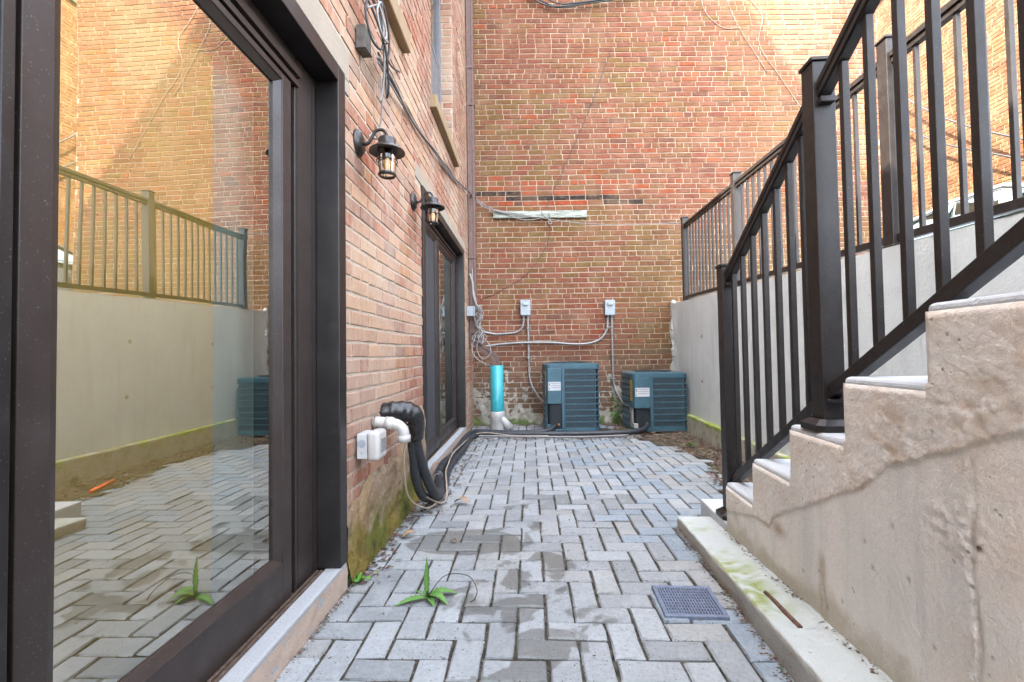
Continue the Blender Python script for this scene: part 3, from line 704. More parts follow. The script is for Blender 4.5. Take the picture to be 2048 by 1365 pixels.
b = MB(); b.box(.0, .835, 2.376, 2.78, -.03, .10); b.build('footing_slab', M_tread, ST, .008)
# kerb
KB = empty('concrete_kerb', (.685, 0, 0), RB, 'low mossy concrete kerb between the floor drain and the stair wall', 'kerb')
b = MB()
def ktop(s): return .052 + .045*clamp((2.6-s)/1.2, 0, 1.3)
S = [-2 + 4.63*i/360 for i in range(361)]
rows = [(0, -.03), (0, .25), (0, .5), (0, .75), (0, .93), (.004, .99), (.012, 1.0), (.04, 1.0), (.07, 1.0), (.10, 1.0), (.13, 1.0), (.155, 1.0), (.18, 1.0)]
for s in S:
    for j, (x, f) in enumerate(rows):
        z = ktop(s)*f if f > 0 else -.03
        n_ = fb(s, x, f, 6)
        x2 = x + (.004*fb(s, f, 2, 12) if j < 6 else 0) - .02*(f < .6)*0; z2 = z + (.003*fb(s, x, 1, 14) if j > 4 else 0)
        if j > 9: z2 += .010*clamp(fb(s, x, 4, 9))
        if 1.50 < s < 1.80 and abs(x - .085) < .02: z2 -= .012
        gr = sst(.12, .0, abs(x-.02) - .03)*sst(-.25, .25, fb(s, 1, 0, 1.7) + 1.0*math.exp(-((s-1.78)/.25)**2) - .35); gr = gr*(j > 3)
        dirt = (j < 4)*sst(.4, .0, f + .3*fb(s, f, 0, 6))
        col = mixc((1, 1, 1), (.50,.56,.13), clamp(gr*(.55+1.3*fb(s, x*3, 3, 22)))); col = mixc(col, (.36,.28,.18), clamp(dirt)*.9)
        if j <= 4: col = mixc(col, (1.0,.84,.72), .6)
        if j > 10: col = mixc(col, (.6,.58,.5), .5*clamp(.5+n_))
        b.add([(x2, s, z2)], [], False, [col])
nr = len(rows); b.f = [(i*nr+j, i*nr+j+1, (i+1)*nr+j+1, (i+1)*nr+j) for i in range(360) for j in range(nr-1)]; b.sm = [True]*len(b.f)
b.f.append(tuple(360*nr+j for j in range(nr)) + (len(b.v),)); b.sm.append(False); b.add([(.18, S[-1], -.03)], [], False, [(1,1,1)])
b.build('kerb_block', M_kerb, KB, 0, 0, True)
# rusty bar stub lying in the kerb groove
b = MB(); b.tube([Rw(.085, 1.52, ktop(1.5)-.010, .685), Rw(.084, 1.60, ktop(1.6)-.0095, .685), Rw(.085, 1.68, ktop(1.68)-.0095, .685), Rw(.084, 1.76, ktop(1.76)-.011, .685)], .008, 6)
tag(b.build('rusty_bar', simple('rust', (.11,.055,.035), .95, 0, .5, 60, .6)), 'short rusty steel bar set in the mossy kerb top', 'metal bar')
# ------------------------------------------------------------------ stair railing
SR = empty('stair_railing', Rw(.05, 0, 0, .86), RB, 'dark bronze metal railing with square balusters climbing the concrete stairs', 'railing')
xr = .018
def rail_z(s): return None
p1, p2 = 2.47, 1.60
for (s, z0, z1) in ((p1, .10, 1.385), (p2, .683, 1.912), (.30, 1.40, 2.62)):
    hw = .0375 if s == p1 else .0355
    b = MB(); b.box(xr-hw, xr+hw, s-hw, s+hw, z0, z1); po = b.build('post', M_rail, SR, .003)
    b = MB(); b.box(xr-hw-.006, xr+hw+.006, s-hw-.006, s+hw+.006, z1+.001, z1+.012); b.lathe([((hw+.006)*1.41, 0), (hw*.5, .008), (.001, .009)], Matrix.Translation((xr, s, z1+.012)) @ Matrix.Rotation(PI/4, 4, 'Z'), 4, False); b.build('post_cap', M_rail, po, .002)
    b = MB(); q = hw+.032
    pr_ = [(xr-q, s-q+.02), (xr-q+.02, s-q), (xr+q-.02, s-q), (xr+q, s-q+.02), (xr+q, s+q-.02), (xr+q-.02, s+q), (xr-q+.02, s+q), (xr-q, s+q-.02)]
    b.prism(pr_, z0+.001, z0+.022, 'z'); i_ = [((p[0]-xr)*.66+xr, (p[1]-s)*.66+s) for p in pr_]
    o = len(b.v); b.v += [(p[0], p[1], z0+.022) for p in pr_] + [(p[0], p[1], z0+.040) for p in i_]; b.c += [b.col]*16
    b.f += [(o+i, o+(i+1) % 8, o+8+(i+1) % 8, o+8+i) for i in range(8)]; b.sm += [False]*8
    b.build('base_plate', M_rail, po, .001)
def slope_bar(b, x0, x1, sa, za, sb, zb_, h0, h1):
    v = [(x, s, z+h) for (s, z) in ((sb, zb_), (sa, za)) for x, h in ((x0, h0), (x1, h0), (x1, h1), (x0, h1))]
    b.add(v, [(0,1,2,3), (7,6,5,4), (0,4,5,1), (1,5,6,2), (2,6,7,3), (3,7,4,0)])
secs = [(p1-.038, p2+.036, 1.335, 1.80, .275, .747), (p2-.036, .336, 1.818, 2.497, .79, 1.47)]
for (sa, sb, ta, tb, ba, bb) in secs:
    b = MB(); slope_bar(b, xr-.026, xr+.026, sa, ta, sb, tb, -.004, .026); b.build('top_rail', M_rail, SR, .006, 3)
    b = MB(); slope_bar(b, xr-.017, xr+.017, sa, ta, sb, tb, -.034, -.005)
    slope_bar(b, xr-.022, xr-.017, sa, ta, sb, tb, -.028, -.005); b.build('rail_channel', M_rail, SR, .002)
    b = MB(); slope_bar(b, xr-.019, xr+.019, sa, ba, sb, bb, 0, .045); o = b.build('bottom_rail', M_rail, SR, .003)
    for s_, t_, in ((sa-.012, ta), (sb+.012, tb)): b = MB(); b.box(xr-.024, xr+.024, s_-.012, s_+.012, t_-.055, t_-.036); b.build('bracket', M_rail, SR, .002)
    for s_, t_, in ((sa-.012, ba), (sb+.012, bb)): b = MB(); b.box(xr-.026, xr+.026, s_-.013, s_+.013, t_-.012, t_-.001); b.tube([(xr-.030, s_, t_-.006), (xr-.018, s_, t_-.006)], .008, 8); b.build('bracket', M_rail, SR, .002)
bal = [2.375, 2.262, 2.145, 2.03, 1.917, 1.81, 1.71] + [1.46, 1.345, 1.228, 1.12, 1.01, .90, .79, .68, .57, .46]
for s in bal:
    (sa, sb, ta, tb, ba, bb) = secs[0] if s > 1.5 else secs[1]
    f = (sa-s)/(sa-sb); zt = ta+(tb-ta)*f-.03; zb_ = ba+(bb-ba)*f+.02
    b = MB(); b.box(xr-.0105, xr+.0105, s-.0105, s+.0105, zb_, zt-.005); b.build('baluster', M_rail, SR, .0015)

# ------------------------------------------------------------------ lanterns
def lantern(loc, label):
    r = empty('wall_lantern', loc, RA, label, 'wall lamp', 'wall lanterns beside the doors')
    r.scale = (.95, 1.0, .98)
    RY = Matrix.Rotation(PI/2, 4, 'Y')
    b = MB(); b.lathe([(.001, 0), (.058, 0), (.058, .008), (.050, .014), (.046, .020), (.02, .024), (.001, .025)], Matrix.Translation((.001, 0, .03)) @ Matrix.Scale(1.05, 4) @ RY, 28); b.build('backplate', M_iron, r)
    b = MB(); b.tube(spline([(.02, 0, .025), (.05, 0, .026), (.066, 0, .045), (.088, 0, .083), (.125, 0, .088), (.142, 0, .068), (.144, 0, .045)], 6), .0075, 8)
    b.tube([(.035, -.018, .026), (.035, .018, .026)], .006, 6); b.build('arm', M_iron, r)
    T = Matrix.Translation((.144, 0, 0))
    b = MB(); b.lathe([(.001, .050), (.036, .048), (.042, .040), (.042, .018), (.052, .010), (.084, -.014), (.086, -.020), (.080, -.018), (.046, -.002), (.02, 0)], T, 32); b.build('shade', M_iron, r)
    b = MB()
    for k in range(4):
        a = PI/4 + k*PI/2; x, y = math.cos(a), math.sin(a); b.tube([Vector((.144, 0, 0)) + Vector((x*.046, y*.046, -.004)), Vector((.144+x*.046, y*.046, -.060)), Vector((.144+x*.037, y*.037, -.128))], .0026, 6)
    for (rad, z, t) in ((.0495, -.062, .0026), (.040, -.126, .004), (.044, -.012, .003)):
        b.tube([(.144+rad*math.cos(q*PI/14), rad*math.sin(q*PI/14), z) for q in range(29)], t, 6, False)
    b.lathe([(.040, -.118), (.041, -.131), (.036, -.135), (.031, -.131)], T, 24); b.build('cage', M_iron, r)
    b = MB(); b.lathe([(.040, -.004), (.040, -.06), (.035, -.122)], T, 24); b.build('glass_shade', M_lglass, r)
    b = MB(); b.lathe([(.001, -.112), (.012, -.106), (.019, -.088), (.017, -.066), (.010, -.048), (.009, -.04)], T, 14); bu = b.build('bulb', M_bulb, r)
    b = MB(); b.lathe([(.011, -.042), (.012, -.012), (.001, -.012)], T, 12); b.build('socket', M_iron, bu)
    return r
lantern(Lw(.0, 2.165, 1.905), 'caged bronze wall lantern hanging beside the near door frame')
lantern(Lw(.0, 3.19, 1.965), 'caged bronze wall lantern at the corner of the far door')

# ------------------------------------------------------------------ condensers
def condenser(loc, rz, w_, d_, h_, label, cut, kind):
    r = empty('air_conditioner', loc, rz, label, 'air conditioner', 'outdoor air conditioning units')
    x0, x1, y0, y1 = -w_/2, w_/2, -d_/2, d_/2; rc = .06
    def rr(i=0, n=5):
        pts = []
        for (cx_, cy_, a0) in ((x1-rc, y0+rc, -PI/2), (x1-rc, y1-rc, 0), (x0+rc, y1-rc, PI/2), (x0+rc, y0+rc, PI)):
            for k in range(n+1):
                a = a0 + PI/2*k/n; pts.append((cx_ + (rc-i)*math.cos(a), cy_ + (rc-i)*math.sin(a)))
        return pts
    b = MB(); b.prism(rr(.018), .05, h_-.05, 'z'); b.build('coil', M_acdark, r)
    b = MB(); b.prism(rr(-.004), .0, .045, 'z'); b.build('base_pan', M_ac, r, .004)
    b = MB(); b.prism(rr(-.006), h_-.055, h_-.012, 'z')
    P0 = rr(-.006); P1 = rr(.035); o = len(b.v); n = len(P0)
    b.v += [(p[0], p[1], h_-.012) for p in P0] + [(p[0], p[1], h_) for p in P1]; b.c += [b.col]*(2*n)
    b.f += [(o+i, o+(i+1) % n, o+n+(i+1) % n, o+n+i) for i in range(n)]; b.sm += [True]*n
    R_ = min(w_, d_)/2 - .07     # top deck with a hole
    m_ = 24; o = len(b.v)
    ring = [(R_*math.cos(2*PI*(k+.5)/m_ - PI/2), R_*math.sin(2*PI*(k+.5)/m_ - PI/2)) for k in range(m_)]
    b.v += [(p[0], p[1], h_) for p in P1] + [(p[0], p[1], h_+.004) for p in ring] + [(p[0]*.99, p[1]*.99, h_-.05) for p in ring]; b.c += [b.col]*(n+2*m_)
    for i in range(m_):
        b.f += [(o+i, o+(i+1) % n, o+n+(i+1) % m_, o+n+i), (o+n+i, o+n+(i+1) % m_, o+n+m_+(i+1) % m_, o+n+m_+i)]; b.sm += [True, True]
    b.build('top_cover', M_ac, r)
    b = MB()
    for k in range(1, 9): b.tube([(R_*k/8*math.cos(q*PI/16), R_*k/8*math.sin(q*PI/16), h_+.012) for q in range(33)], .003, 5, False)
    for k in range(6): b.tube([(0, 0, h_+.009), (R_*1.02*math.cos(k*PI/3), R_*1.02*math.sin(k*PI/3), h_+.008)], .004, 5)
    b.lathe([(.001, h_+.017), (.05, h_+.015), (.05, h_+.006)], Matrix.Identity(4), 16); b.build('fan_guard', M_acdark, r)
    b = MB(); b.lathe([(.001, h_-.06), (.07, h_-.06), (.07, h_-.16), (.001, h_-.16)], Matrix.Identity(4), 16)
    for k in range(3):
        a = k*2*PI/3; b.add([(.05*math.cos(a), .05*math.sin(a), h_-.09), (R_*.92*math.cos(a-.25), R_*.92*math.sin(a-.25), h_-.10), (R_*.92*math.cos(a+.35), R_*.92*math.sin(a+.35), h_-.06), (.05*math.cos(a+.6), .05*math.sin(a+.6), h_-.07)], [(0,1,2,3)])
    b.build('fan', M_acdark, r)
    px = x0 + cut                # panel / grille boundary
    # grille: horizontal louvre ribs right round with fine fins on the front, right and left sides
    nb = int((h_-.12)/.068); b = MB(); b2 = MB()
    for k in range(nb+1):
        z = .055 + (h_-.12)*k/nb
        b.prism([(y0-.004, z-.006), (y0+.010, z-.009), (y0+.010, z+.008), (y0-.004, z+.004)], px, x1-.055)
        b.box(x1-.010, x1+.004, y0+.055, y1-.05, z-.008, z+.008); b2.box(x0-.004, x0+.010, y0+.16, y1-.05, z-.008, z+.008)
        q = [(x1-rc+(rc+.004)*math.cos(a), y0+rc+(rc+.004)*math.sin(a), z) for a in [-PI/2+PI/2*t/6 for t in range(7)]]; b.tube(q, .009, 5, False)
    b.build('louvres', M_ac, r); b2.build('side_louvres', M_ac, r)
    b = MB()
    nf = int((x1-.06-px)/.0125)
    for k in range(nf+1):
        x = px + .006 + (x1-.065-px)*k/nf; b.box(x-.002, x+.002, y0+.000, y0+.010, .05, h_-.055)
    nf = int((d_-.1)/.0125)
    for k in range(nf):
        y = y0+.06 + (d_-.12)*k/nf; b.box(x1-.010, x1-.000, y-.002, y+.002, .05, h_-.055)
        if y > y0+.17: b.box(x0, x0+.010, y-.002, y+.002, .05, h_-.055)
    b.build('fins', M_acfin, r)
    b = MB(); b.box(px-.035, px, y0-.007, y0+.03, .02, h_-.05); b.box(x1-.06, x1-.048, y0-.006, y0+.02, .02, h_-.05); b.build('corner_post', M_ac, r, .003)
    ph = h_*.42 if kind == 1 else h_*.40
    b = MB(); b.box(x0+.012, px-.037, y0-.012, y0+.12, ph, h_-.057); b.box(x0-.004, x0+.011, y0+.02, y0+.155, ph, h_-.057)
    b.add([(x0-.004, y0+.02, ph), (x0+.012, y0-.012, ph), (x0+.012, y0-.012, h_-.057), (x0-.004, y0+.02, h_-.057)], [(0,1,2,3)])
    pn = b.build('electrical_panel', M_ac, r, .004)
    b = MB(); b.tube([(px-.05, y0-.02, ph+.02), (px-.05, y0-.010, ph+.02)], .007, 8); b.build('screw', M_chrome, pn)
    b = MB(); zl = ph + (h_-ph)*.33; lw0, lw1 = x0+.02, px-.045
    b.box(lw0, lw1, y0-.0145, y0-.0125, zl, zl+.105); lb = b.build('label', M_white, pn)
    b = MB()
    for k, zz in enumerate((.086, .062, .038)): b.box(lw0+.03, lw1-.008, y0-.0155, y0-.0146, zl+zz-.003, zl+zz+.001)
    b.box(lw0+.008, lw0+.020, y0-.0155, y0-.0146, zl+.06, zl+.09); b.box(lw0+.010, lw0+.018, y0-.0155, y0-.0146, zl+.012, zl+.034); b.build('label_print', M_text, lb)
    b = MB(); b.box(x0-.0065, x0-.0045, y0+.035, y0+.125, ph+.14*h_*.9, h_-.09); yl = b.build('energy_label', M_yel, pn)
    b = MB()
    for k in range(5): b.box(x0-.0075, x0-.0066, y0+.045, y0+.115, ph+.18*h_+.05*k*h_, ph+.18*h_+.008+.05*k*h_)
    b.build('label_print', M_text, yl)
    b = MB(); b.box(x0+.02, px-.035, y0+.10, y0+.112, .046, ph); b.box(x0, x0+.012, y0+.06, y0+.16, .046, ph); b.box(x0, x0+.05, y0+.0, y0+.05, .046, .10)
    pl = b.build('service_plate', M_ac if kind == 1 else simple('bare_metal_plate', (.36,.36,.33), .5, .3), r, .002)
    b = MB(); b.box(x0+.03, x0+.13, y0+.096, y0+.099, ph*.42, ph*.86); b.build('spec_sticker', M_white, pl)
    b = MB(); b.tube([(px-.075, y0+.10, .10), (px-.075, y0+.02, .10), (px-.075, y0-.005, .10)], .013, 8); b.tube([(px-.075, y0+.03, .10), (px-.075, y0+.03, .145)], .009, 8)
    b.tube([(px-.09, y0+.10, .16), (px-.09, y0+.03, .16)], .008, 8); b.build('service_valve', M_copper, r)
    return r
condenser((.72, 6.02, 0), .02, .64, .60, .83, 'taller blue grey air conditioner between the teal pipe and the other unit', .215, 1)
condenser((1.765, 6.00, 0), .02, .66, .60, .705, 'shorter blue grey air conditioner standing against the retaining wall', .235, 2)

# ------------------------------------------------------------------ disconnect boxes and conduit
def dbox(x, z, label, drop):
    r = empty('disconnect_box', (x, 6.49, z), 0, label, 'electrical box', 'grey disconnect boxes on the back wall')
    b = MB(); b.box(-.062, .062, -.07, -.001, -.105, .105); b.box(-.068, .068, -.082, -.071, -.10, .108); b.build('housing', M_box, r, .006)
    b = MB(); b.box(-.036, .036, -.108, -.083, .03, .068); b.build('handle', M_box, r, .008)
    b = MB(); b.tube([(-.028, -.035, -.106), (-.028, -.035, -.135)], .017, 10); b.tube([(.030, -.035, -.106), (.030, -.035, -.135)], .017, 10); b.build('connector', M_cond, r)
dbox(.188, 1.575, 'grey disconnect box on the brick wall above the taller air conditioner', 0)
dbox(1.333, 1.560, 'grey disconnect box on the brick wall above the shorter air conditioner', 0)
def cable(name, paths, r, mat, label, cat='cable', n=8, grp=None, seg=8):
    b = MB()
    for p in paths: b.tube(spline(p, seg), r, n)
    return tag(b.build(name, mat), label, cat, grp)
yb = 6.455
cd1 = cable('conduit', [[(.160, yb, 1.47), (.158, yb, 1.38), (.13, yb, 1.30), (.06, yb, 1.25), (-.05, yb, 1.235), (-.22, yb, 1.228), (-.38, yb-.02, 1.26), (-.45, yb-.05, 1.30)]], .014, M_cond, 'grey conduit curving left from the box above the taller unit', 'conduit')
cable('conduit', [[(.218, yb, 1.47), (.221, yb, 1.2), (.222, yb, .86), (.228, yb, .66), (.26, yb-.05, .52), (.33, 6.2, .40), (.375, 5.95, .355)]], .014, M_cond, 'grey conduit dropping straight down to the taller air conditioner', 'conduit')
cable('conduit', [[(1.305, yb, 1.455), (1.303, yb, 1.34), (1.285, yb, 1.25), (1.20, yb, 1.14), (1.05, yb, 1.085), (.85, yb, 1.075), (.55, yb-.01, 1.10), (.20, yb-.03, 1.105), (-.15, yb-.01, 1.09), (-.38, yb-.02, 1.06)]], .0145, M_cond, 'long grey conduit sagging left from the box above the shorter unit', 'conduit')
cable('conduit', [[(1.363, yb, 1.455), (1.362, yb, 1.1), (1.366, yb, .62), (1.385, yb-.02, .48), (1.42, 6.3, .34), (1.46, 6.05, .25), (1.50, 5.82, .225)]], .014, M_cond, 'grey conduit dropping down to the shorter air conditioner', 'conduit')
for (x, z, w_) in ((.222, 1.30, .03), (.222, .90, .03), (1.335, 1.30, .055), (1.362, .92, .03), (1.364, .60, .03)):
    b = MB(); b.box(x-w_, x+w_, yb-.022, yb-.012, z-.006, z+.006); b.box(x-w_, x-w_+.012, yb-.022, 6.49, z-.006, z+.006); b.box(x+w_-.012, x+w_, yb-.022, 6.49, z-.006, z+.006)
    k_ = 'conduit above' if z > 1.2 else 'conduit beside'
    tag(b.build('pipe_clip', M_cond, None, .002), {(.222, 1.30): 'small metal clip high on the conduit to the taller unit', (.222, .90): 'small metal clip just above the roof of the taller unit', (1.335, 1.30): 'wide metal clip holding two conduits under the right box', (1.362, .92): 'small metal clip halfway down the right drop conduit', (1.364, .60): 'lowest small metal clip on the right drop conduit'}[(x, z)], 'clip', 'conduit clips on the back wall')
# white weathered board and wires
b = MB(); nn = 40
for i in range(nn+1):
    x = -.23 + 1.28*i/nn; z = 2.865 - .005*i/nn
    for (yy, zz) in ((6.452, -.048), (6.452, .048), (6.489, .048), (6.489, -.048)): b.add([(x, yy + .003*nz(x, zz, 0, 20), z + zz + .004*nz(x, zz*9, 3, 14))], [])
b.f = [(i*4+k, i*4+(k+1) % 4, (i+1)*4+(k+1) % 4, (i+1)*4+k) for i in range(nn) for k in range(4)] + [(3,2,1,0), (nn*4, nn*4+1, nn*4+2, nn*4+3)]; b.sm = [False]*len(b.f)
tag(b.build('wooden_board', M_wood), 'weathered whitish board fixed flat on the far brick wall', 'board')
# ------------------------------------------------------------------ downpipe, sewer pipe
dp = empty('downpipe', Lw(.055, 6.12, 0), RA, 'brown metal downpipe in the corner bending into the teal pipe', 'downpipe')
inv = Matrix.Translation(Lw(.055, 6.12, 0)) @ Matrix.Rotation(RA, 4, 'Z'); inv = inv.inverted()
b = MB()
def sqtube(b, pts, hw, hd):
    pts = [Vector(p) for p in pts]; m_ = len(pts); vs = []
    prof_ = [(-hw,-hd),(-hw*.4,-hd),(-hw*.3,-hd*.8),(hw*.3,-hd*.8),(hw*.4,-hd),(hw,-hd),(hw,-hd*.3),(hw*.88,0),(hw,hd*.3),(hw,hd),(-hw,hd),(-hw,hd*.3),(-hw*.88,0),(-hw,-hd*.3)]; n_ = len(prof_)
    for i, p in enumerate(pts):
        t = (pts[min(i+1, m_-1)] - pts[max(i-1, 0)]).normalized(); d_ = Vector((0, 1, 0)); a = d_.cross(t).normalized(); d2 = t.cross(a)
        for (u, v) in prof_: vs.append(p + a*u + d2*v)
    b.add(vs, [(i*n_+k, i*n_+(k+1) % n_, (i+1)*n_+(k+1) % n_, (i+1)*n_+k) for i in range(m_-1) for k in range(n_)])
sqtube(b, [(0,0,8.0),(0,0,4.5),(.0,0,2.5),(0,0,1.22)], .045, .038); b.build('pipe', M_down, dp)
b = MB(); e0 = Vector((0,0,1.24)); e1 = inv @ Vector((-.205, 6.06, .76))
sqtube(b, spline([e0, Vector((0,0,1.16)), Vector((e1.x*.30, e1.y*.3, 1.05)), Vector((e1.x*.72, e1.y*.75, .965)), Vector((e1.x*.96, e1.y*.95, .90)), e1], 6), .043, .036); b.build('elbow', M_down, dp)
b = MB()
for z in (1.25, 3.0, 4.7, 6.3): b.box(-.05, .05, -.043, .043, z-.02, z+.02)
for z in (2.2, 4.2): b.box(-.056, .052, -.046, .046, z-.012, z+.012)
b.build('strap', M_down, dp, .002)
sp = empty('sewer_pipe', (-.2, 6.06, 0), 0, 'upright teal drain pipe on a white plastic wye at the back corner', 'drain pipe')
b = MB(); b.lathe([(.080, .20), (.083, .21), (.083, .812), (.076, .812), (.076, .70)], Matrix.Identity(4), 28); b.build('pipe', M_teal, sp)
b = MB(); b.lathe([(.088, -.02), (.088, .13), (.093, .135), (.093, .225), (.084, .232), (.082, .22)], Matrix.Identity(4), 28); b.tube([(.02, -.02, .17), (.10, -.03, .09), (.165, -.035, .02)], .048, 16); b.build('wye_fitting', M_pvc, sp)
# ------------------------------------------------------------------ things on the left wall near the ground
bx = empty('outlet_box', Lw(.012, 2.155, .555), RA, 'white weatherproof outlet box with a clear flap low on the brick', 'outlet box')
b = MB(); b.box(.0, .045, -.055, .055, -.055, .055); b.build('back_box', simple('light_grey_plastic', (.40,.40,.40), .45), bx, .003)
b = MB(); b.box(.046, .100, -.062, .062, -.064, .064); b.build('cover', M_pvc, bx, .016, 3)
b = MB(); b.box(.1005, .1035, -.036, .034, -.030, .030); b.build('window', M_cond, bx, .004)
b = MB(); b.tube([(.022, -.056, .012), (.022, -.058, .012)], .018, 14); b.tube([(.022, -.056, -.028), (.022, -.059, -.028)], .004, 8); b.build('knockout', M_box, bx)
pv = empty('pvc_pipe', Lw(0, 2.36, .615), RA, 'white plastic elbow pipe turning down out of the brick wall', 'pipe')
b = MB(); b.tube([(-.02, 0, .012)] + spline([(.03, 0, .010), (.085, 0, .004), (.125, .0, -.008), (.148, .0, -.035), (.152, .0, -.070)], 6), .027, 20); b.build('pipe', M_pvc, pv)
b = MB(); b.tube([(.062, 0, .006), (.098, 0, .002)], .032, 20); b.tube([(.1515, 0, -.055), (.152, 0, -.088)], .032, 20, True); b.build('socket', M_pvc, pv)
b = MB(); b.lathe([(.027, 0), (.040, .002), (.046, .0)], Matrix.Translation((.0135, 0, .012)) @ Matrix.Rotation(PI/2, 4, 'Y'), 14); b.build('sealant', simple('dirty_sealant', (.2,.14,.1), .8), pv)
hz = empty('insulated_pipes', Lw(0, 2.62, .62), RA, 'black insulated refrigerant pipes looping from the wall to the ground', 'pipes')
o3 = Vector((0, 2.62, .62))
def loc(pts): return [Vector(p) - o3 for p in pts]
b = MB()
b.tube(loc(spline([(-.03, 2.50, .655), (.05, 2.52, .66), (.11, 2.55, .655), (.15, 2.57, .63), (.158, 2.59, .58), (.150, 2.61, .50)], 6)), [.040, .043, .045, .049, .046, .050, .055, .048, .050, .052, .055, .05, .052, .056, .054, .05, .052, .054, .05, .05, .048, .046, .046, .045, .045, .044, .044, .043, .042, .042, .04], 12)
for k in range(12): 
    a = k*1.9; b.tube(loc([(.13+.045*math.cos(a), 2.565+.02*math.sin(a), .63+.045*math.sin(a)), (.135+.06*math.cos(a+.6), 2.56, .63+.055*math.sin(a+.6))]), .007, 5)
b.build('tape_wrap', M_tape, hz)
t1 = [(.15, 2.60, .52), (.155, 2.66, .40), (.170, 2.78, .24), (.185, 2.93, .11), (.175, 3.13, .055), (.135, 3.36, .05), (.075, 3.60, .052), (.052, 3.95, .060), (.060, 4.3, .045), (.055, 4.7, .040), (.05, 5.1, .038), (.055, 5.45, .038), (.10, 5.68, .038)]
t2 = [(.135, 2.60, .54), (.125, 2.64, .42), (.120, 2.72, .26), (.125, 2.86, .12), (.135, 3.05, .05), (.165, 3.22, .035), (.155, 3.45, .035), (.115, 3.75, .035), (.105, 4.1, .035), (.115, 4.6, .034), (.11, 5.1, .034), (.12, 5.4, .034), (.20, 5.56, .036)]
e1w = [(-.36, 5.66, .038), (-.10, 5.58, .036), (.18, 5.57, .036), (.40, 5.62, .045), (.50, 5.72, .08)]
e2w = [(-.30, 5.55, .036), (.0, 5.50, .034), (.45, 5.46, .034), (.9, 5.45, .034), (1.28, 5.47, .036), (1.50, 5.56, .05), (1.60, 5.70, .08)]
Minv = (Matrix.Translation(Lw(0, 2.62, .62)) @ Matrix.Rotation(RA, 4, 'Z')).inverted()
for (t, e, r_) in ((t1, e1w, .029), (t2, e2w, .028)):
    b = MB(); pts = loc(t) + [Minv @ Vector(p) for p in e]; b.tube(spline(pts, 7), r_, 12); b.build('insulated_pipe', M_rubber, hz)
b = MB(); c1 = [(.115, 2.60, .50), (.10, 2.66, .34), (.125, 2.80, .16), (.20, 3.0, .03), (.22, 3.12, .02), (.20, 3.25, .07), (.15, 3.5, .10), (.115, 3.8, .085), (.09, 4.2, .09), (.10, 4.6, .08), (.10, 5.0, .06), (.13, 5.4, .05)]
b.tube(spline(loc(c1) + [Minv @ Vector(p) for p in [(-.30, 5.50, .05), (.0, 5.47, .02), (.4, 5.42, .02)]], 7), .006, 6)
b.tube(spline(loc([(.10, 2.585, .52), (.085, 2.60, .36), (.09, 2.68, .16), (.15, 2.84, .05), (.19, 3.0, .035)]), 7), .0055, 6); b.build('control_wire', M_wireT, hz)
b = MB()
for (p, q) in ((3.52, 3.525), (3.58, 3.585), (4.31, 4.315)): b.tube(loc([(.085 if p < 4 else .06, p, .052), (.084 if p < 4 else .06, q+.004, .052)]), .032, 12)
b.build('cable_tie', M_wireG, hz)
# grey conduit laid behind the hoses at the back
cable('ground_cable', [[(-.52, 5.50, .02), (-.2, 5.46, .018), (.2, 5.40, .016), (.8, 5.34, .016), (1.3, 5.40, .016)]], .011, M_wireG, 'thin grey cable lying on the ground behind the paving edge')
# junction box by the downpipe with a tangle of wires
jb = empty('junction_box', Lw(.002, 5.90, 1.49), RA, 'grey junction box beside the downpipe above the tangled wires', 'junction box')
b = MB(); b.box(0, .09, -.05, .05, -.06, .06); b.build('housing', M_box, jb, .005)
b = MB(); b.box(.091, .098, -.055, .055, -.065, .065); b.build('lid', M_box, jb, .003)
rn = random.Random(5); paths = []
c0 = Lw(.12, 6.0, 0)
for k in range(11):
    x0, y0 = c0.x + rn.uniform(-.02, .05), c0.y + rn.uniform(-.06, .06); a = rn.uniform(0, 6)
    paths.append([(x0 + rn.uniform(-.07, .05)*(.4+.6*(j % 2)) + .02*j/5, y0 + rn.uniform(-.03, .03), 1.56 - .078*j + rn.uniform(-.02, .02)) for j in range(7)])
paths.append([(c0.x-.02, c0.y, 1.2), (c0.x-.07, c0.y-.02, 1.05), (c0.x-.04, c0.y-.04, .93), (c0.x+.08, c0.y-.04, .84), (c0.x+.14, c0.y, .82)])
paths.append([(c0.x+.02, c0.y, 1.2), (c0.x-.01, c0.y-.02, 1.02), (c0.x+.06, c0.y-.04, .90), (c0.x+.16, c0.y-.04, .96), (c0.x+.14, c0.y, 1.08), (c0.x+.03, c0.y, 1.22)])
paths.append([(c0.x-.06, c0.y+.04, 2.05), (c0.x-.055, c0.y, 1.85), (c0.x-.01, c0.y-.02, 1.62), (c0.x+.02, c0.y, 1.5)])
cable('wire_tangle', paths, .006, M_wireG, 'tangle of pale grey wires hanging under the junction box', 'wires', 6, None, 5)
cable('feed_cable', [[(c0.x-.09, c0.y+.02, 1.98), (c0.x-.055, c0.y-.02, 1.86), (c0.x-.045, c0.y-.03, 1.70), (c0.x-.0, c0.y-.03, 1.56)]], .014, M_wireG, 'thick grey cable coming out of the wall above the junction box')
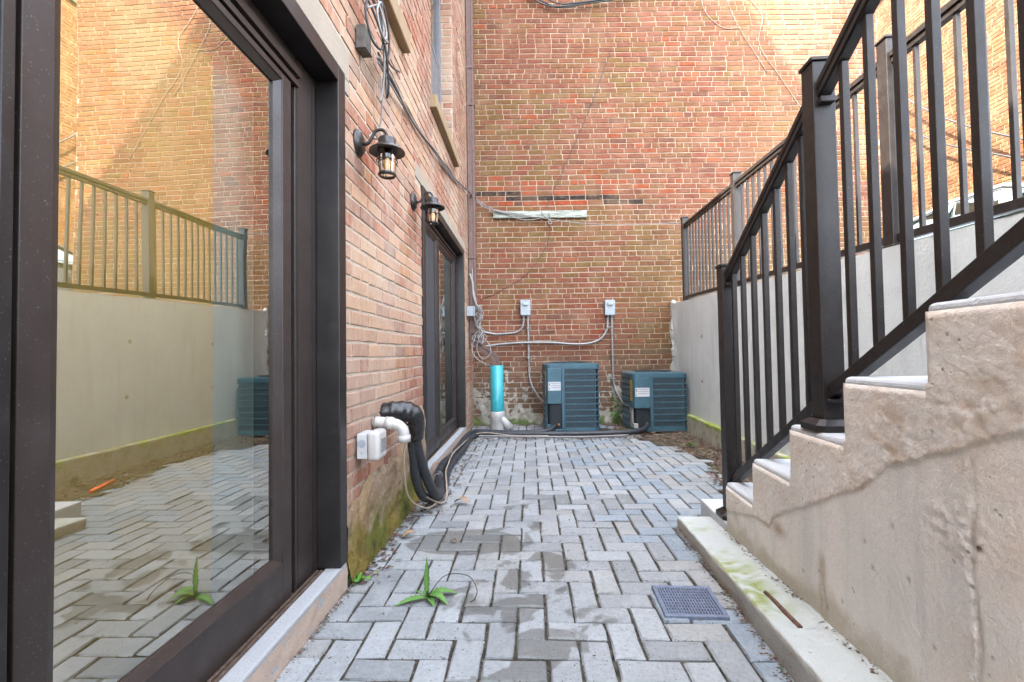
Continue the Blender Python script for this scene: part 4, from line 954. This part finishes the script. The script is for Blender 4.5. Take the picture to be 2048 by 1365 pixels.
# ------------------------------------------------------------------ old box and wires high on the left wall
ob = empty('cable_box', Lw(.004, 2.175, 2.42), RA, 'rusty old metal box tangled in wires above the near lantern', 'box')
b = MB(); b.prism([(-.043, -.055), (.043, -.045), (.040, .050), (-.036, .056)], .0, .045); b.build('housing', M_oldbox, ob, .004)
b = MB(); b.prism([(-.047, -.062), (.047, -.052), (.047, -.043), (-.047, -.053)], -.0, .050); b.build('lid', M_oldbox, ob, .002)
def Lp(L_): return [Lw(*p) for p in L_]
b = MB()
cable('wire_coil', [Lp([(.04, 2.10, 2.66), (.07, 2.18, 2.62), (.10, 2.23, 2.50), (.10, 2.21, 2.40), (.08, 2.13, 2.40), (.07, 2.08, 2.50), (.08, 2.12, 2.60)]),
                    Lp([(.05, 2.06, 2.60), (.09, 2.14, 2.52), (.11, 2.24, 2.42), (.10, 2.32, 2.30), (.08, 2.36, 2.25), (.07, 2.38, 2.32), (.07, 2.34, 2.48), (.06, 2.32, 2.66)]),
                    Lp([(.02, 1.72, 2.62), (.03, 1.85, 2.60), (.03, 1.98, 2.60), (.04, 2.10, 2.64), (.05, 2.16, 2.68)]),
                    Lp([(.04, 2.14, 2.70), (.09, 2.28, 2.66), (.09, 2.37, 2.52), (.06, 2.38, 2.40)]),
                    Lp([(.09, 2.30, 2.48), (.06, 2.45, 2.50), (.04, 2.62, 2.56), (.012, 2.85, 2.68)])], .0055, M_wireB, 'loops of black wire around the rusty box above the near lantern', 'wires', 6)
cable('wire_coil', [Lp([(.10, 2.16, 2.60), (.12, 2.22, 2.50), (.12, 2.20, 2.44), (.12, 2.14, 2.44), (.11, 2.12, 2.52), (.11, 2.18, 2.60), (.10, 2.24, 2.54), (.11, 2.22, 2.46), (.11, 2.28, 2.48), (.09, 2.32, 2.50)]),
                    Lp([(.04, 2.02, 2.58), (.09, 2.10, 2.58), (.09, 2.16, 2.58)]), Lp([(.05, 2.10, 2.74), (.08, 2.14, 2.66), (.10, 2.22, 2.56), (.08, 2.32, 2.42), (.06, 2.36, 2.30), (.05, 2.34, 2.22)]),
                    Lp([(.07, 2.10, 2.52), (.10, 2.14, 2.56), (.10, 2.18, 2.58)])], .005, M_wireG, 'loops of pale wire in front of the rusty box above the near lantern', 'wires', 6)
cable('lamp_wire', [Lp([(.06, 2.33, 2.34), (.04, 2.40, 2.20), (.02, 2.42, 2.12), (.02, 2.33, 2.06), (.03, 2.24, 2.00), (.06, 2.20, 1.97), (.10, 2.18, 1.955)])], .004, M_wireG, 'thin grey wire running down from the rusty box to the near lantern')
fp = Rw(0, 6.02, 2.57, 1.75)
main = [(.05, 2.30, 2.42), (.035, 2.60, 2.46), (.02, 3.0, 2.50), (.02, 3.4, 2.54), (.022, 3.9, 2.62), (.018, 4.5, 2.72), (.02, 5.1, 2.83), (.03, 5.7, 2.95), (.06, 6.15, 3.03)]
bk = [(-.42, 6.40, 3.02), (-.22, 6.43, 2.93), (.15, 6.44, 2.86), (.45, 6.43, 2.80), (.85, 6.38, 2.72), (1.3, 6.30, 2.665), (1.8, 6.18, 2.63)]
cable('wall_cable', [Lp(main) + [Vector(p) for p in bk] + [fp + Vector((0, 0, .02))],
                     Lp([(p[0]+.012, p[1], p[2]+.012*math.sin(i*2.1)) for i, p in enumerate(main)]) + [Vector((p[0], p[1]-.01, p[2]+.022*math.cos(i*1.7))) for i, p in enumerate(bk[:4])],
                     Lp([(p[0]+.004, p[1], p[2]-.018*math.sin(i*1.3+1)-.005) for i, p in enumerate(main)]) + [Vector((p[0], p[1]-.01, p[2]-.02)) for p in bk[:3]]], .0055, M_wireG, 'twisted cables strung along the brick to the fence post at the back', 'cable', 6)
cable('wall_cable', [Lp([(p[0]+.006, p[1], p[2]+.010+.012*math.cos(i*2.6)) for i, p in enumerate(main)])], .006, M_wireB, 'black cable strung with the twisted ones along the upper brick')
cable('wire_end', [[(.42, 6.44, 2.90), (.50, 6.42, 2.80), (.55, 6.40, 2.755), (.56, 6.40, 2.715), (.52, 6.40, 2.72), (.53, 6.40, 2.76)], [(-.18, 6.44, 2.93), (.1, 6.43, 2.80), (.3, 6.42, 2.78), (.5, 6.43, 2.82)]], .005, M_wireG, 'loose curled wire end hanging in front of the whitish board')
cable('overhead_cable', [[(.05, 6.46, 6.1), (.30, 6.44, 5.90), (.55, 6.43, 5.76), (.80, 6.42, 5.74), (1.2, 6.42, 5.80), (1.6, 6.42, 5.85), (1.9, 6.43, 5.95), (2.3, 6.44, 6.15)], [(.25, 6.46, 6.1), (.45, 6.42, 5.92), (.70, 6.42, 5.78), (1.0, 6.41, 5.78), (1.5, 6.41, 5.85), (1.75, 6.43, 5.96), (2.1, 6.44, 6.05)], [(.15, 6.46, 6.05), (.42, 6.43, 5.86), (.72, 6.43, 5.73), (1.1, 6.42, 5.77), (1.55, 6.41, 5.83), (1.9, 6.44, 6.0)]], .011, M_wireB, 'bundle of black cables sagging along the top of the far wall', 'cable', 6)
cable('thin_wire', [[(1.45, 6.485, 5.2), (1.15, 6.485, 4.4), (.75, 6.485, 3.5), (.52, 6.485, 3.0), (.54, 6.44, 2.80), (.50, 6.485, 2.45), (.22, 6.485, 2.05), (-.15, 6.485, 1.82), (-.42, 6.485, 1.70)]], .0035, M_wireB, 'thin dark wire trailing diagonally down the far brick wall')
cable('thin_wire', [[(3.15, 6.485, 6.3), (3.35, 6.485, 5.9), (3.55, 6.485, 5.6), (3.50, 6.485, 5.2), (3.8, 6.485, 4.7), (4.3, 6.485, 3.9)], [(2.65, 6.485, 6.2), (2.75, 6.485, 5.7), (3.0, 6.485, 5.45), (3.25, 6.485, 5.45)], [(3.0, 6.485, 6.2), (3.15, 6.485, 5.6), (3.6, 6.485, 4.8)]], .0045, M_wireT, 'dark vine like wires crossing the sunlit patch of far wall')
cable('street_wire', [[(8.0, 12.5, 9.6), (7.9, 10.5, 7.3), (7.9, 8.7, 5.3), (7.9, 7.0, 4.0), (7.9, 5.5, 3.2)], [(8.0, 11, 7.6), (7.95, 9.2, 5.2), (7.9, 7.2, 3.8)]], .016, M_black, 'dark service wires slanting across the sunlit house', 'cable', 6)
# ------------------------------------------------------------------ floor drain
gx, gy = .652, 1.825
dg = empty('drain_grate', (gx, gy, .003), RB, 'square grey floor drain grate set in the paving beside the kerb', 'drain grate')
b = MB(); hw = .113
b.box(-hw, hw, -hw, -hw+.018, -.02, .009); b.box(-hw, hw, hw-.018, hw, -.02, .009); b.box(-hw, -hw+.018, -hw+.0185, hw-.0185, -.02, .009); b.box(hw-.018, hw, -hw+.0185, hw-.0185, -.02, .009)
M_gr = simple('drain_plastic', (.12,.145,.20), .5, .1, .25, 60, .2)
b.build('rim', M_gr, dg, .003)
b = MB()
for k in range(18): x = -hw+.024 + (2*hw-.048)*k/17; b.box(x-.0027, x+.0027, -hw+.018, hw-.018, -.010, .006)
for k in range(1, 9): y = -hw+.018 + (2*hw-.036)*k/9; b.box(-hw+.018, hw-.018, y-.0032, y+.0032, -.009, .0048)
b.build('bars', M_gr, dg)
b = MB(); b.box(-hw+.01, hw-.01, -hw+.01, hw-.01, -.030, -.018); b.build('sump', M_black, dg)
# ------------------------------------------------------------------ offcut seen in the door's reflection
b = MB(); b.tube([(1.50, 3.24, .02), (1.62, 3.54, .02)], .014, 10)
tag(b.build('pipe_offcut', M_orange), 'orange pipe offcut lying on the soil behind the stairs', 'pipe offcut')

# ------------------------------------------------------------------ plants
def leaf(b, base, dirv, L_, W_, arch, tip, col, ser=.25, n=12, up=None):
    base = Vector(base); d = Vector(dirv).normalized(); sd = d.cross(up or Vector((0, 0, 1))); sd = sd.normalized() if sd.length > .01 else Vector((1, 0, 0))
    vs = []; cs = []
    for i in range(n+1):
        t = i/n; c_ = base + d*L_*t + Vector((0, 0, arch*math.sin(t*PI) + tip*t*t))
        wd = W_*(math.sin(PI*min(1, t**.75))**.8)*(1 + ser*(1 if i % 2 else -.6)) if 0 < i < n else .002
        lift = Vector((0, 0, wd*.35)) if abs(d.z) < .7 else d.cross(sd)*wd*.35
        vs += [c_ - sd*wd + lift, c_, c_ + sd*wd + lift]; k = .8 + .3*random.random(); cs += [tuple(q*k for q in col), tuple(q*1.35 for q in col), tuple(q*k for q in col)]
    b.add(vs, [(i*3+k, i*3+k+1, i*3+k+4, i*3+k+3) for i in range(n) for k in (0, 1)], False, cs)
M_weed = attr_mat('weed_leaf', .5)
wd = empty('weed', (-.345, 1.885, 0), 0, 'green leafy weed with one upright leaf growing between the pavers', 'weed')
G = (.075,.165,.035)
for (d, L_, W_, ar, tp) in (((.0, .05, 1), .155, .0105, 0, 0), ((-1, -.50, .02), .135, .018, .006, -.004), ((1, .30, .06), .125, .022, .014, -.010), ((.85, -.45, .04), .10, .021, .020, -.008), ((-.75, .25, .22), .06, .007, .006, 0), ((.55, -.9, .03), .075, .014, .012, -.006)):
    b = MB(); leaf(b, (random.uniform(-.006, .006), random.uniform(-.006, .006), .004), d, L_, W_, ar, tp, G, .22, 14, Vector((0, 1, 0)) if d[2] > .9 else None); b.build('leaf', M_weed, wd, 0, 0, True)
b = MB(); b.tube(spline([(0, 0, .01), (.06, .06, .06), (.15, .08, .05), (.19, .03, .02), (.185, -.02, .006), (.17, -.04, .004)], 6), .0016, 5); b.tube([(0, 0, -.01), (0, 0, .03)], .006, 6); b.build('stem', M_weed, wd)
def tuft(x, y, z, n, r_, h_, label, grp=None, seed=1, wall=False):
    r = random.Random(seed); b = MB()
    for k in range(n):
        a = r.uniform(0, 2*PI); px_, py_ = x + r.uniform(-r_, r_), y + r.uniform(-r_, r_)*.5; zz = z + (r.uniform(0, h_) if wall else 0)
        leaf(b, (px_, py_, zz), (math.cos(a), math.sin(a)*.6 - .2, r.uniform(.2, 1)), r.uniform(.02, .05)*(1 + wall), r.uniform(.008, .016), .006, -.004, (r.uniform(.05, .10), r.uniform(.14, .24), .03), .15, 6)
    return tag(b.build('small_plant', M_weed, None, 0, 0, True), label, 'plant', grp)
tuft(1.39, 6.38, .04, 46, .06, .30, 'small climbing green plant between the two air conditioners', None, 3, True)
tuft(-.665, 2.02, .01, 12, .03, 0, 'tiny green sprout at the foot of the near door frame', None, 4)
tuft(1.78, 4.85, .0, 12, .05, 0, 'small green sprout in the soil beside the shorter air conditioner', None, 5)
# leaf litter
b = MB(); r = random.Random(9); LC = [(.085,.062,.043), (.13,.10,.07), (.06,.047,.035), (.19,.155,.115), (.10,.055,.032)]
def flake(x, y, z, s_):
    a = r.uniform(0, 2*PI); c_ = r.choice(LC); n = 6; vs = [Vector((x, y, z + s_*.15))]; tl = (r.uniform(-.5, .5), r.uniform(-.5, .5))
    for k in range(n):
        t = a + 2*PI*k/n; rad = s_*(1 if k % 3 else 1.7)*r.uniform(.6, 1); dx, dy = rad*math.cos(t)*1.2, rad*math.sin(t)*.7; vs.append(Vector((x+dx, y+dy, z + max(.0, dx*tl[0]+dy*tl[1]) + r.uniform(0, s_*.5))))
    b.add(vs, [(0, 1+k, 1+(k+1) % n) for k in range(n)], False, [tuple(q*r.uniform(.7, 1.3) for q in c_)]*(n+1))
for _ in range(1500):
    y = r.uniform(3.0, 6.35); x = B*y + r.uniform(soil_edge(y)-.05, 1.63)
    flake(x, y, .004, r.uniform(.005, .018))
for _ in range(600): flake(r.uniform(-.52, 2.0), r.gauss(5.33, .10), .004, r.uniform(.005, .016))
for _ in range(350): flake(r.uniform(-.5, 2.1), r.uniform(5.5, 6.42), .006, r.uniform(.006, .02))
for _ in range(420):
    s = r.uniform(2.0, 3.45); P_ = Lw(abs(r.gauss(.03, .035)) + .02, s); flake(P_.x, P_.y, .004, r.uniform(.004, .013))
for _ in range(420):
    s = r.uniform(2.85, 5.5); P_ = Lw(abs(r.gauss(.13, .07)) + .02, s); flake(P_.x, P_.y, .004, r.uniform(.004, .013))
for _ in range(900):
    s = r.uniform(.8, 2.6); P_ = Rw(-abs(r.gauss(.0, .016)), s, 0, .683); flake(P_.x, P_.y, .001, r.uniform(.0015, .006))
for _ in range(700):
    s = r.uniform(.6, 2.0); P_ = Lw(.016+abs(r.gauss(.0, .012)), s); flake(P_.x, P_.y, .001, r.uniform(.0015, .005))
for _ in range(260):
    s = r.uniform(.8, 2.4); P_ = Rw(.165+r.gauss(0, .012), s, ktop(1.6), .685); flake(P_.x, P_.y, ktop(s)+.002, r.uniform(.002, .006))
for _ in range(90): flake(r.uniform(-.5, .75), r.uniform(1.2, 5), .003, r.uniform(.002, .006))
struct(b.build('leaf_litter', M_litter, None, 0, 0, True), 'stuff', 'dry brown leaves and debris scattered along the edges', 'leaf litter')
for i, (p, s_, lb_) in enumerate(((Lw(.02, 3.62, .112), .045, 'curled brown leaf lying on the far door sill'), (Lw(.28, 3.08, .006), .07, 'broad tan leaf lying beside the black pipes'), (Lw(.10, 2.50, .006), .05, 'dead brown leaf at the foot of the mossy wall'), (Lw(.36, 2.45, .006), .028, 'small curled dark leaf on the wet oval stain'))):
    b = MB(); r = random.Random(20+i); cc = (.26,.17,.10) if i != 3 else (.10,.06,.04); leaf(b, p, (1, .5*(-1)**i, .1), s_*1.6, s_*.45, s_*.35, 0, cc, .12, 8); tag(b.build('dead_leaf', M_litter, None, 0, 0, True), lb_, 'leaf')
# crumb debris in paver joints
b = MB(); r = random.Random(14)
for _ in range(2600):
    q = r.randint(0, 16)*W + r.gauss(0, .003); s = r.uniform(1.0, 4.2); P_ = Lw(q, s) if r.random() < .5 else Lw(r.uniform(.02, 1.5), round(r.uniform(1.0, 4.2)/W)*W + r.gauss(0, .003)); h_ = r.uniform(.0012, .003)
    b.lathe([(.0001, h_), (h_, 0), (h_*.8, -.002)], Matrix.Translation((P_.x, P_.y, -.001)), 4, False)
struct(b.build('joint_grit', simple('grit', (.13,.11,.09), .95, 0, .5, 90)), 'stuff', 'dark grit in the joints between the pavers', 'grit')

# ------------------------------------------------------------------ parked car on the street
CR = empty('parked_car', (6.38, 5.75, 1.402), PI, 'pale silver car parked on the street beyond the fence', 'car')
secy = [(-2.15, .45, .70, .60), (-2.0, .30, .88, .78), (-1.5, .22, 1.07, .86), (-.9, .20, 1.09, .88), (0, .20, 1.08, .89), (.8, .20, 1.06, .88), (1.4, .22, .96, .86), (1.95, .28, .74, .78), (2.15, .40, .62, .60)]
b = MB(); n = 12
for (y, zb_, zt, hw) in secy:
    for k in range(n):
        a = 2*PI*k/n + PI/n; ca, sa_ = math.cos(a), math.sin(a); q = .38
        b.v.append((hw*math.copysign(abs(ca)**q, ca), y, (zb_+zt)/2 + (zt-zb_)/2*math.copysign(abs(sa_)**q, sa_))); b.c.append((1,1,1))
m_ = len(secy); b.f = [(i*n+k, i*n+(k+1) % n, (i+1)*n+(k+1) % n, (i+1)*n+k) for i in range(m_-1) for k in range(n)] + [tuple(range(n))[::-1], tuple((m_-1)*n+k for k in range(n))]; b.sm = [True]*(len(b.f)-2) + [False]*2
bd = b.build('body', M_carpaint, CR); md = bd.modifiers.new('sub', 'SUBSURF'); md.levels = 1; md.render_levels = 2
gh = [(-1.65, 1.06, .70), (-1.0, 1.36, .58), (-.45, 1.44, .57), (.25, 1.42, .57), (1.25, 1.04, .72)]   # roof line: y, z, half width at top
b = MB()
for i in range(4):
    (ya, za, wa), (yc, zc, wc) = gh[i], gh[i+1]
    if i in (1, 2): b.add([(-wa, ya, za), (-wc, yc, zc), (wc, yc, zc), (wa, ya, za), (-wa, ya, za+.03), (-wc, yc, zc+.03), (wc, yc, zc+.03), (wa, ya, za+.03)], [(0,1,5,4), (2,3,7,6), (4,5,6,7), (3,0,4,7), (1,2,6,5), (3,2,1,0)])
b.build('roof', M_carpaint, CR, .01)
b = MB()
for sx in (-1, 1):
    for pth in ([(-1.65, 1.06, .80), (-1.0, 1.38, .60), (-.45, 1.46, .59), (.25, 1.44, .59), (1.25, 1.06, .80)], [(-.40, 1.06, .84), (-.40, 1.44, .60)]):
        b.tube([(sx*q[2], q[0], q[1]) for q in pth], .028, 6)
b.build('pillar', M_carpaint, CR)
b = MB()
for sx in (-1, 1):
    b.tube([(sx*.615, -1.0, 1.345), (sx*.605, -.45, 1.425), (sx*.605, .22, 1.405), (sx*.80, 1.12, 1.075)], .010, 6); b.tube([(sx*.868, -1.4, 1.065), (sx*.872, 0, 1.055), (sx*.845, 1.1, 1.045)], .010, 6)
b.build('window_trim', M_chrome, CR)
b = MB()
for sx in (-1, 1): b.add([(sx*.84, -1.55, 1.04), (sx*.85, 1.15, 1.02), (sx*.60, .24, 1.41), (sx*.59, -.45, 1.44), (sx*.60, -1.0, 1.35)], [(0,1,2,3,4)])
b.add([(-.80, 1.22, 1.03), (.80, 1.22, 1.03), (.58, .25, 1.42), (-.58, .25, 1.42)], [(0,1,2,3)]); b.add([(-.76, -1.62, 1.05), (.76, -1.62, 1.05), (.58, -1.0, 1.36), (-.58, -1.0, 1.36)], [(0,1,2,3)])
b.build('windows', M_carglass, CR)
b = MB(); b.box(-.6, .6, -1.4, .9, .7, 1.0); b.box(-.55, -.1, -.35, -.15, .9, 1.2); b.box(.1, .55, -.35, -.15, .9, 1.2); b.build('interior', M_dark, CR, .03)
for sx in (-1, 1):
    b = MB(); b.lathe([(.001, -.10), (.06, -.085), (.082, 0), (.07, .06), (.001, .075)], Matrix.Translation((sx*.955, .62, 1.13)) @ Matrix.Diagonal((1, .7, .75, 1)) @ Matrix.Rotation(PI/2, 4, 'Y'), 12); b.tube([(sx*.84, .66, 1.07), (sx*.93, .64, 1.10)], .02, 6); b.build('mirror', M_carpaint, CR)
    b = MB(); b.tube([(sx*.90, -.25, .82), (sx*.905, -.05, .82)], .014, 6); b.tube([(sx*.89, -1.15, .82), (sx*.895, -.95, .82)], .014, 6); b.build('door_handle', M_chrome, CR)
    b = MB(); b.lathe([(.001, .03), (.10, .02), (.12, -.02)], Matrix.Translation((sx*.58, 2.07, .60)) @ Matrix.Rotation(-PI/2, 4, 'X'), 14); b.build('headlight', M_white, CR)
    for y in (-1.35, 1.32):
        b = MB(); b.lathe([(.18, -.10), (.30, -.10), (.325, -.07), (.325, .07), (.30, .10), (.18, .10)], Matrix.Translation((sx*.80, y, .326)) @ Matrix.Rotation(PI/2, 4, 'Y'), 26); wh = b.build('wheel', M_tyre, CR)
        b = MB(); b.lathe([(.001, sx*.07), (.06, sx*.085), (.18, sx*.06), (.185, sx*.095)], Matrix.Translation((sx*.80, y, .326)) @ Matrix.Rotation(PI/2, 4, 'Y'), 20); b.build('rim', M_chrome, wh)
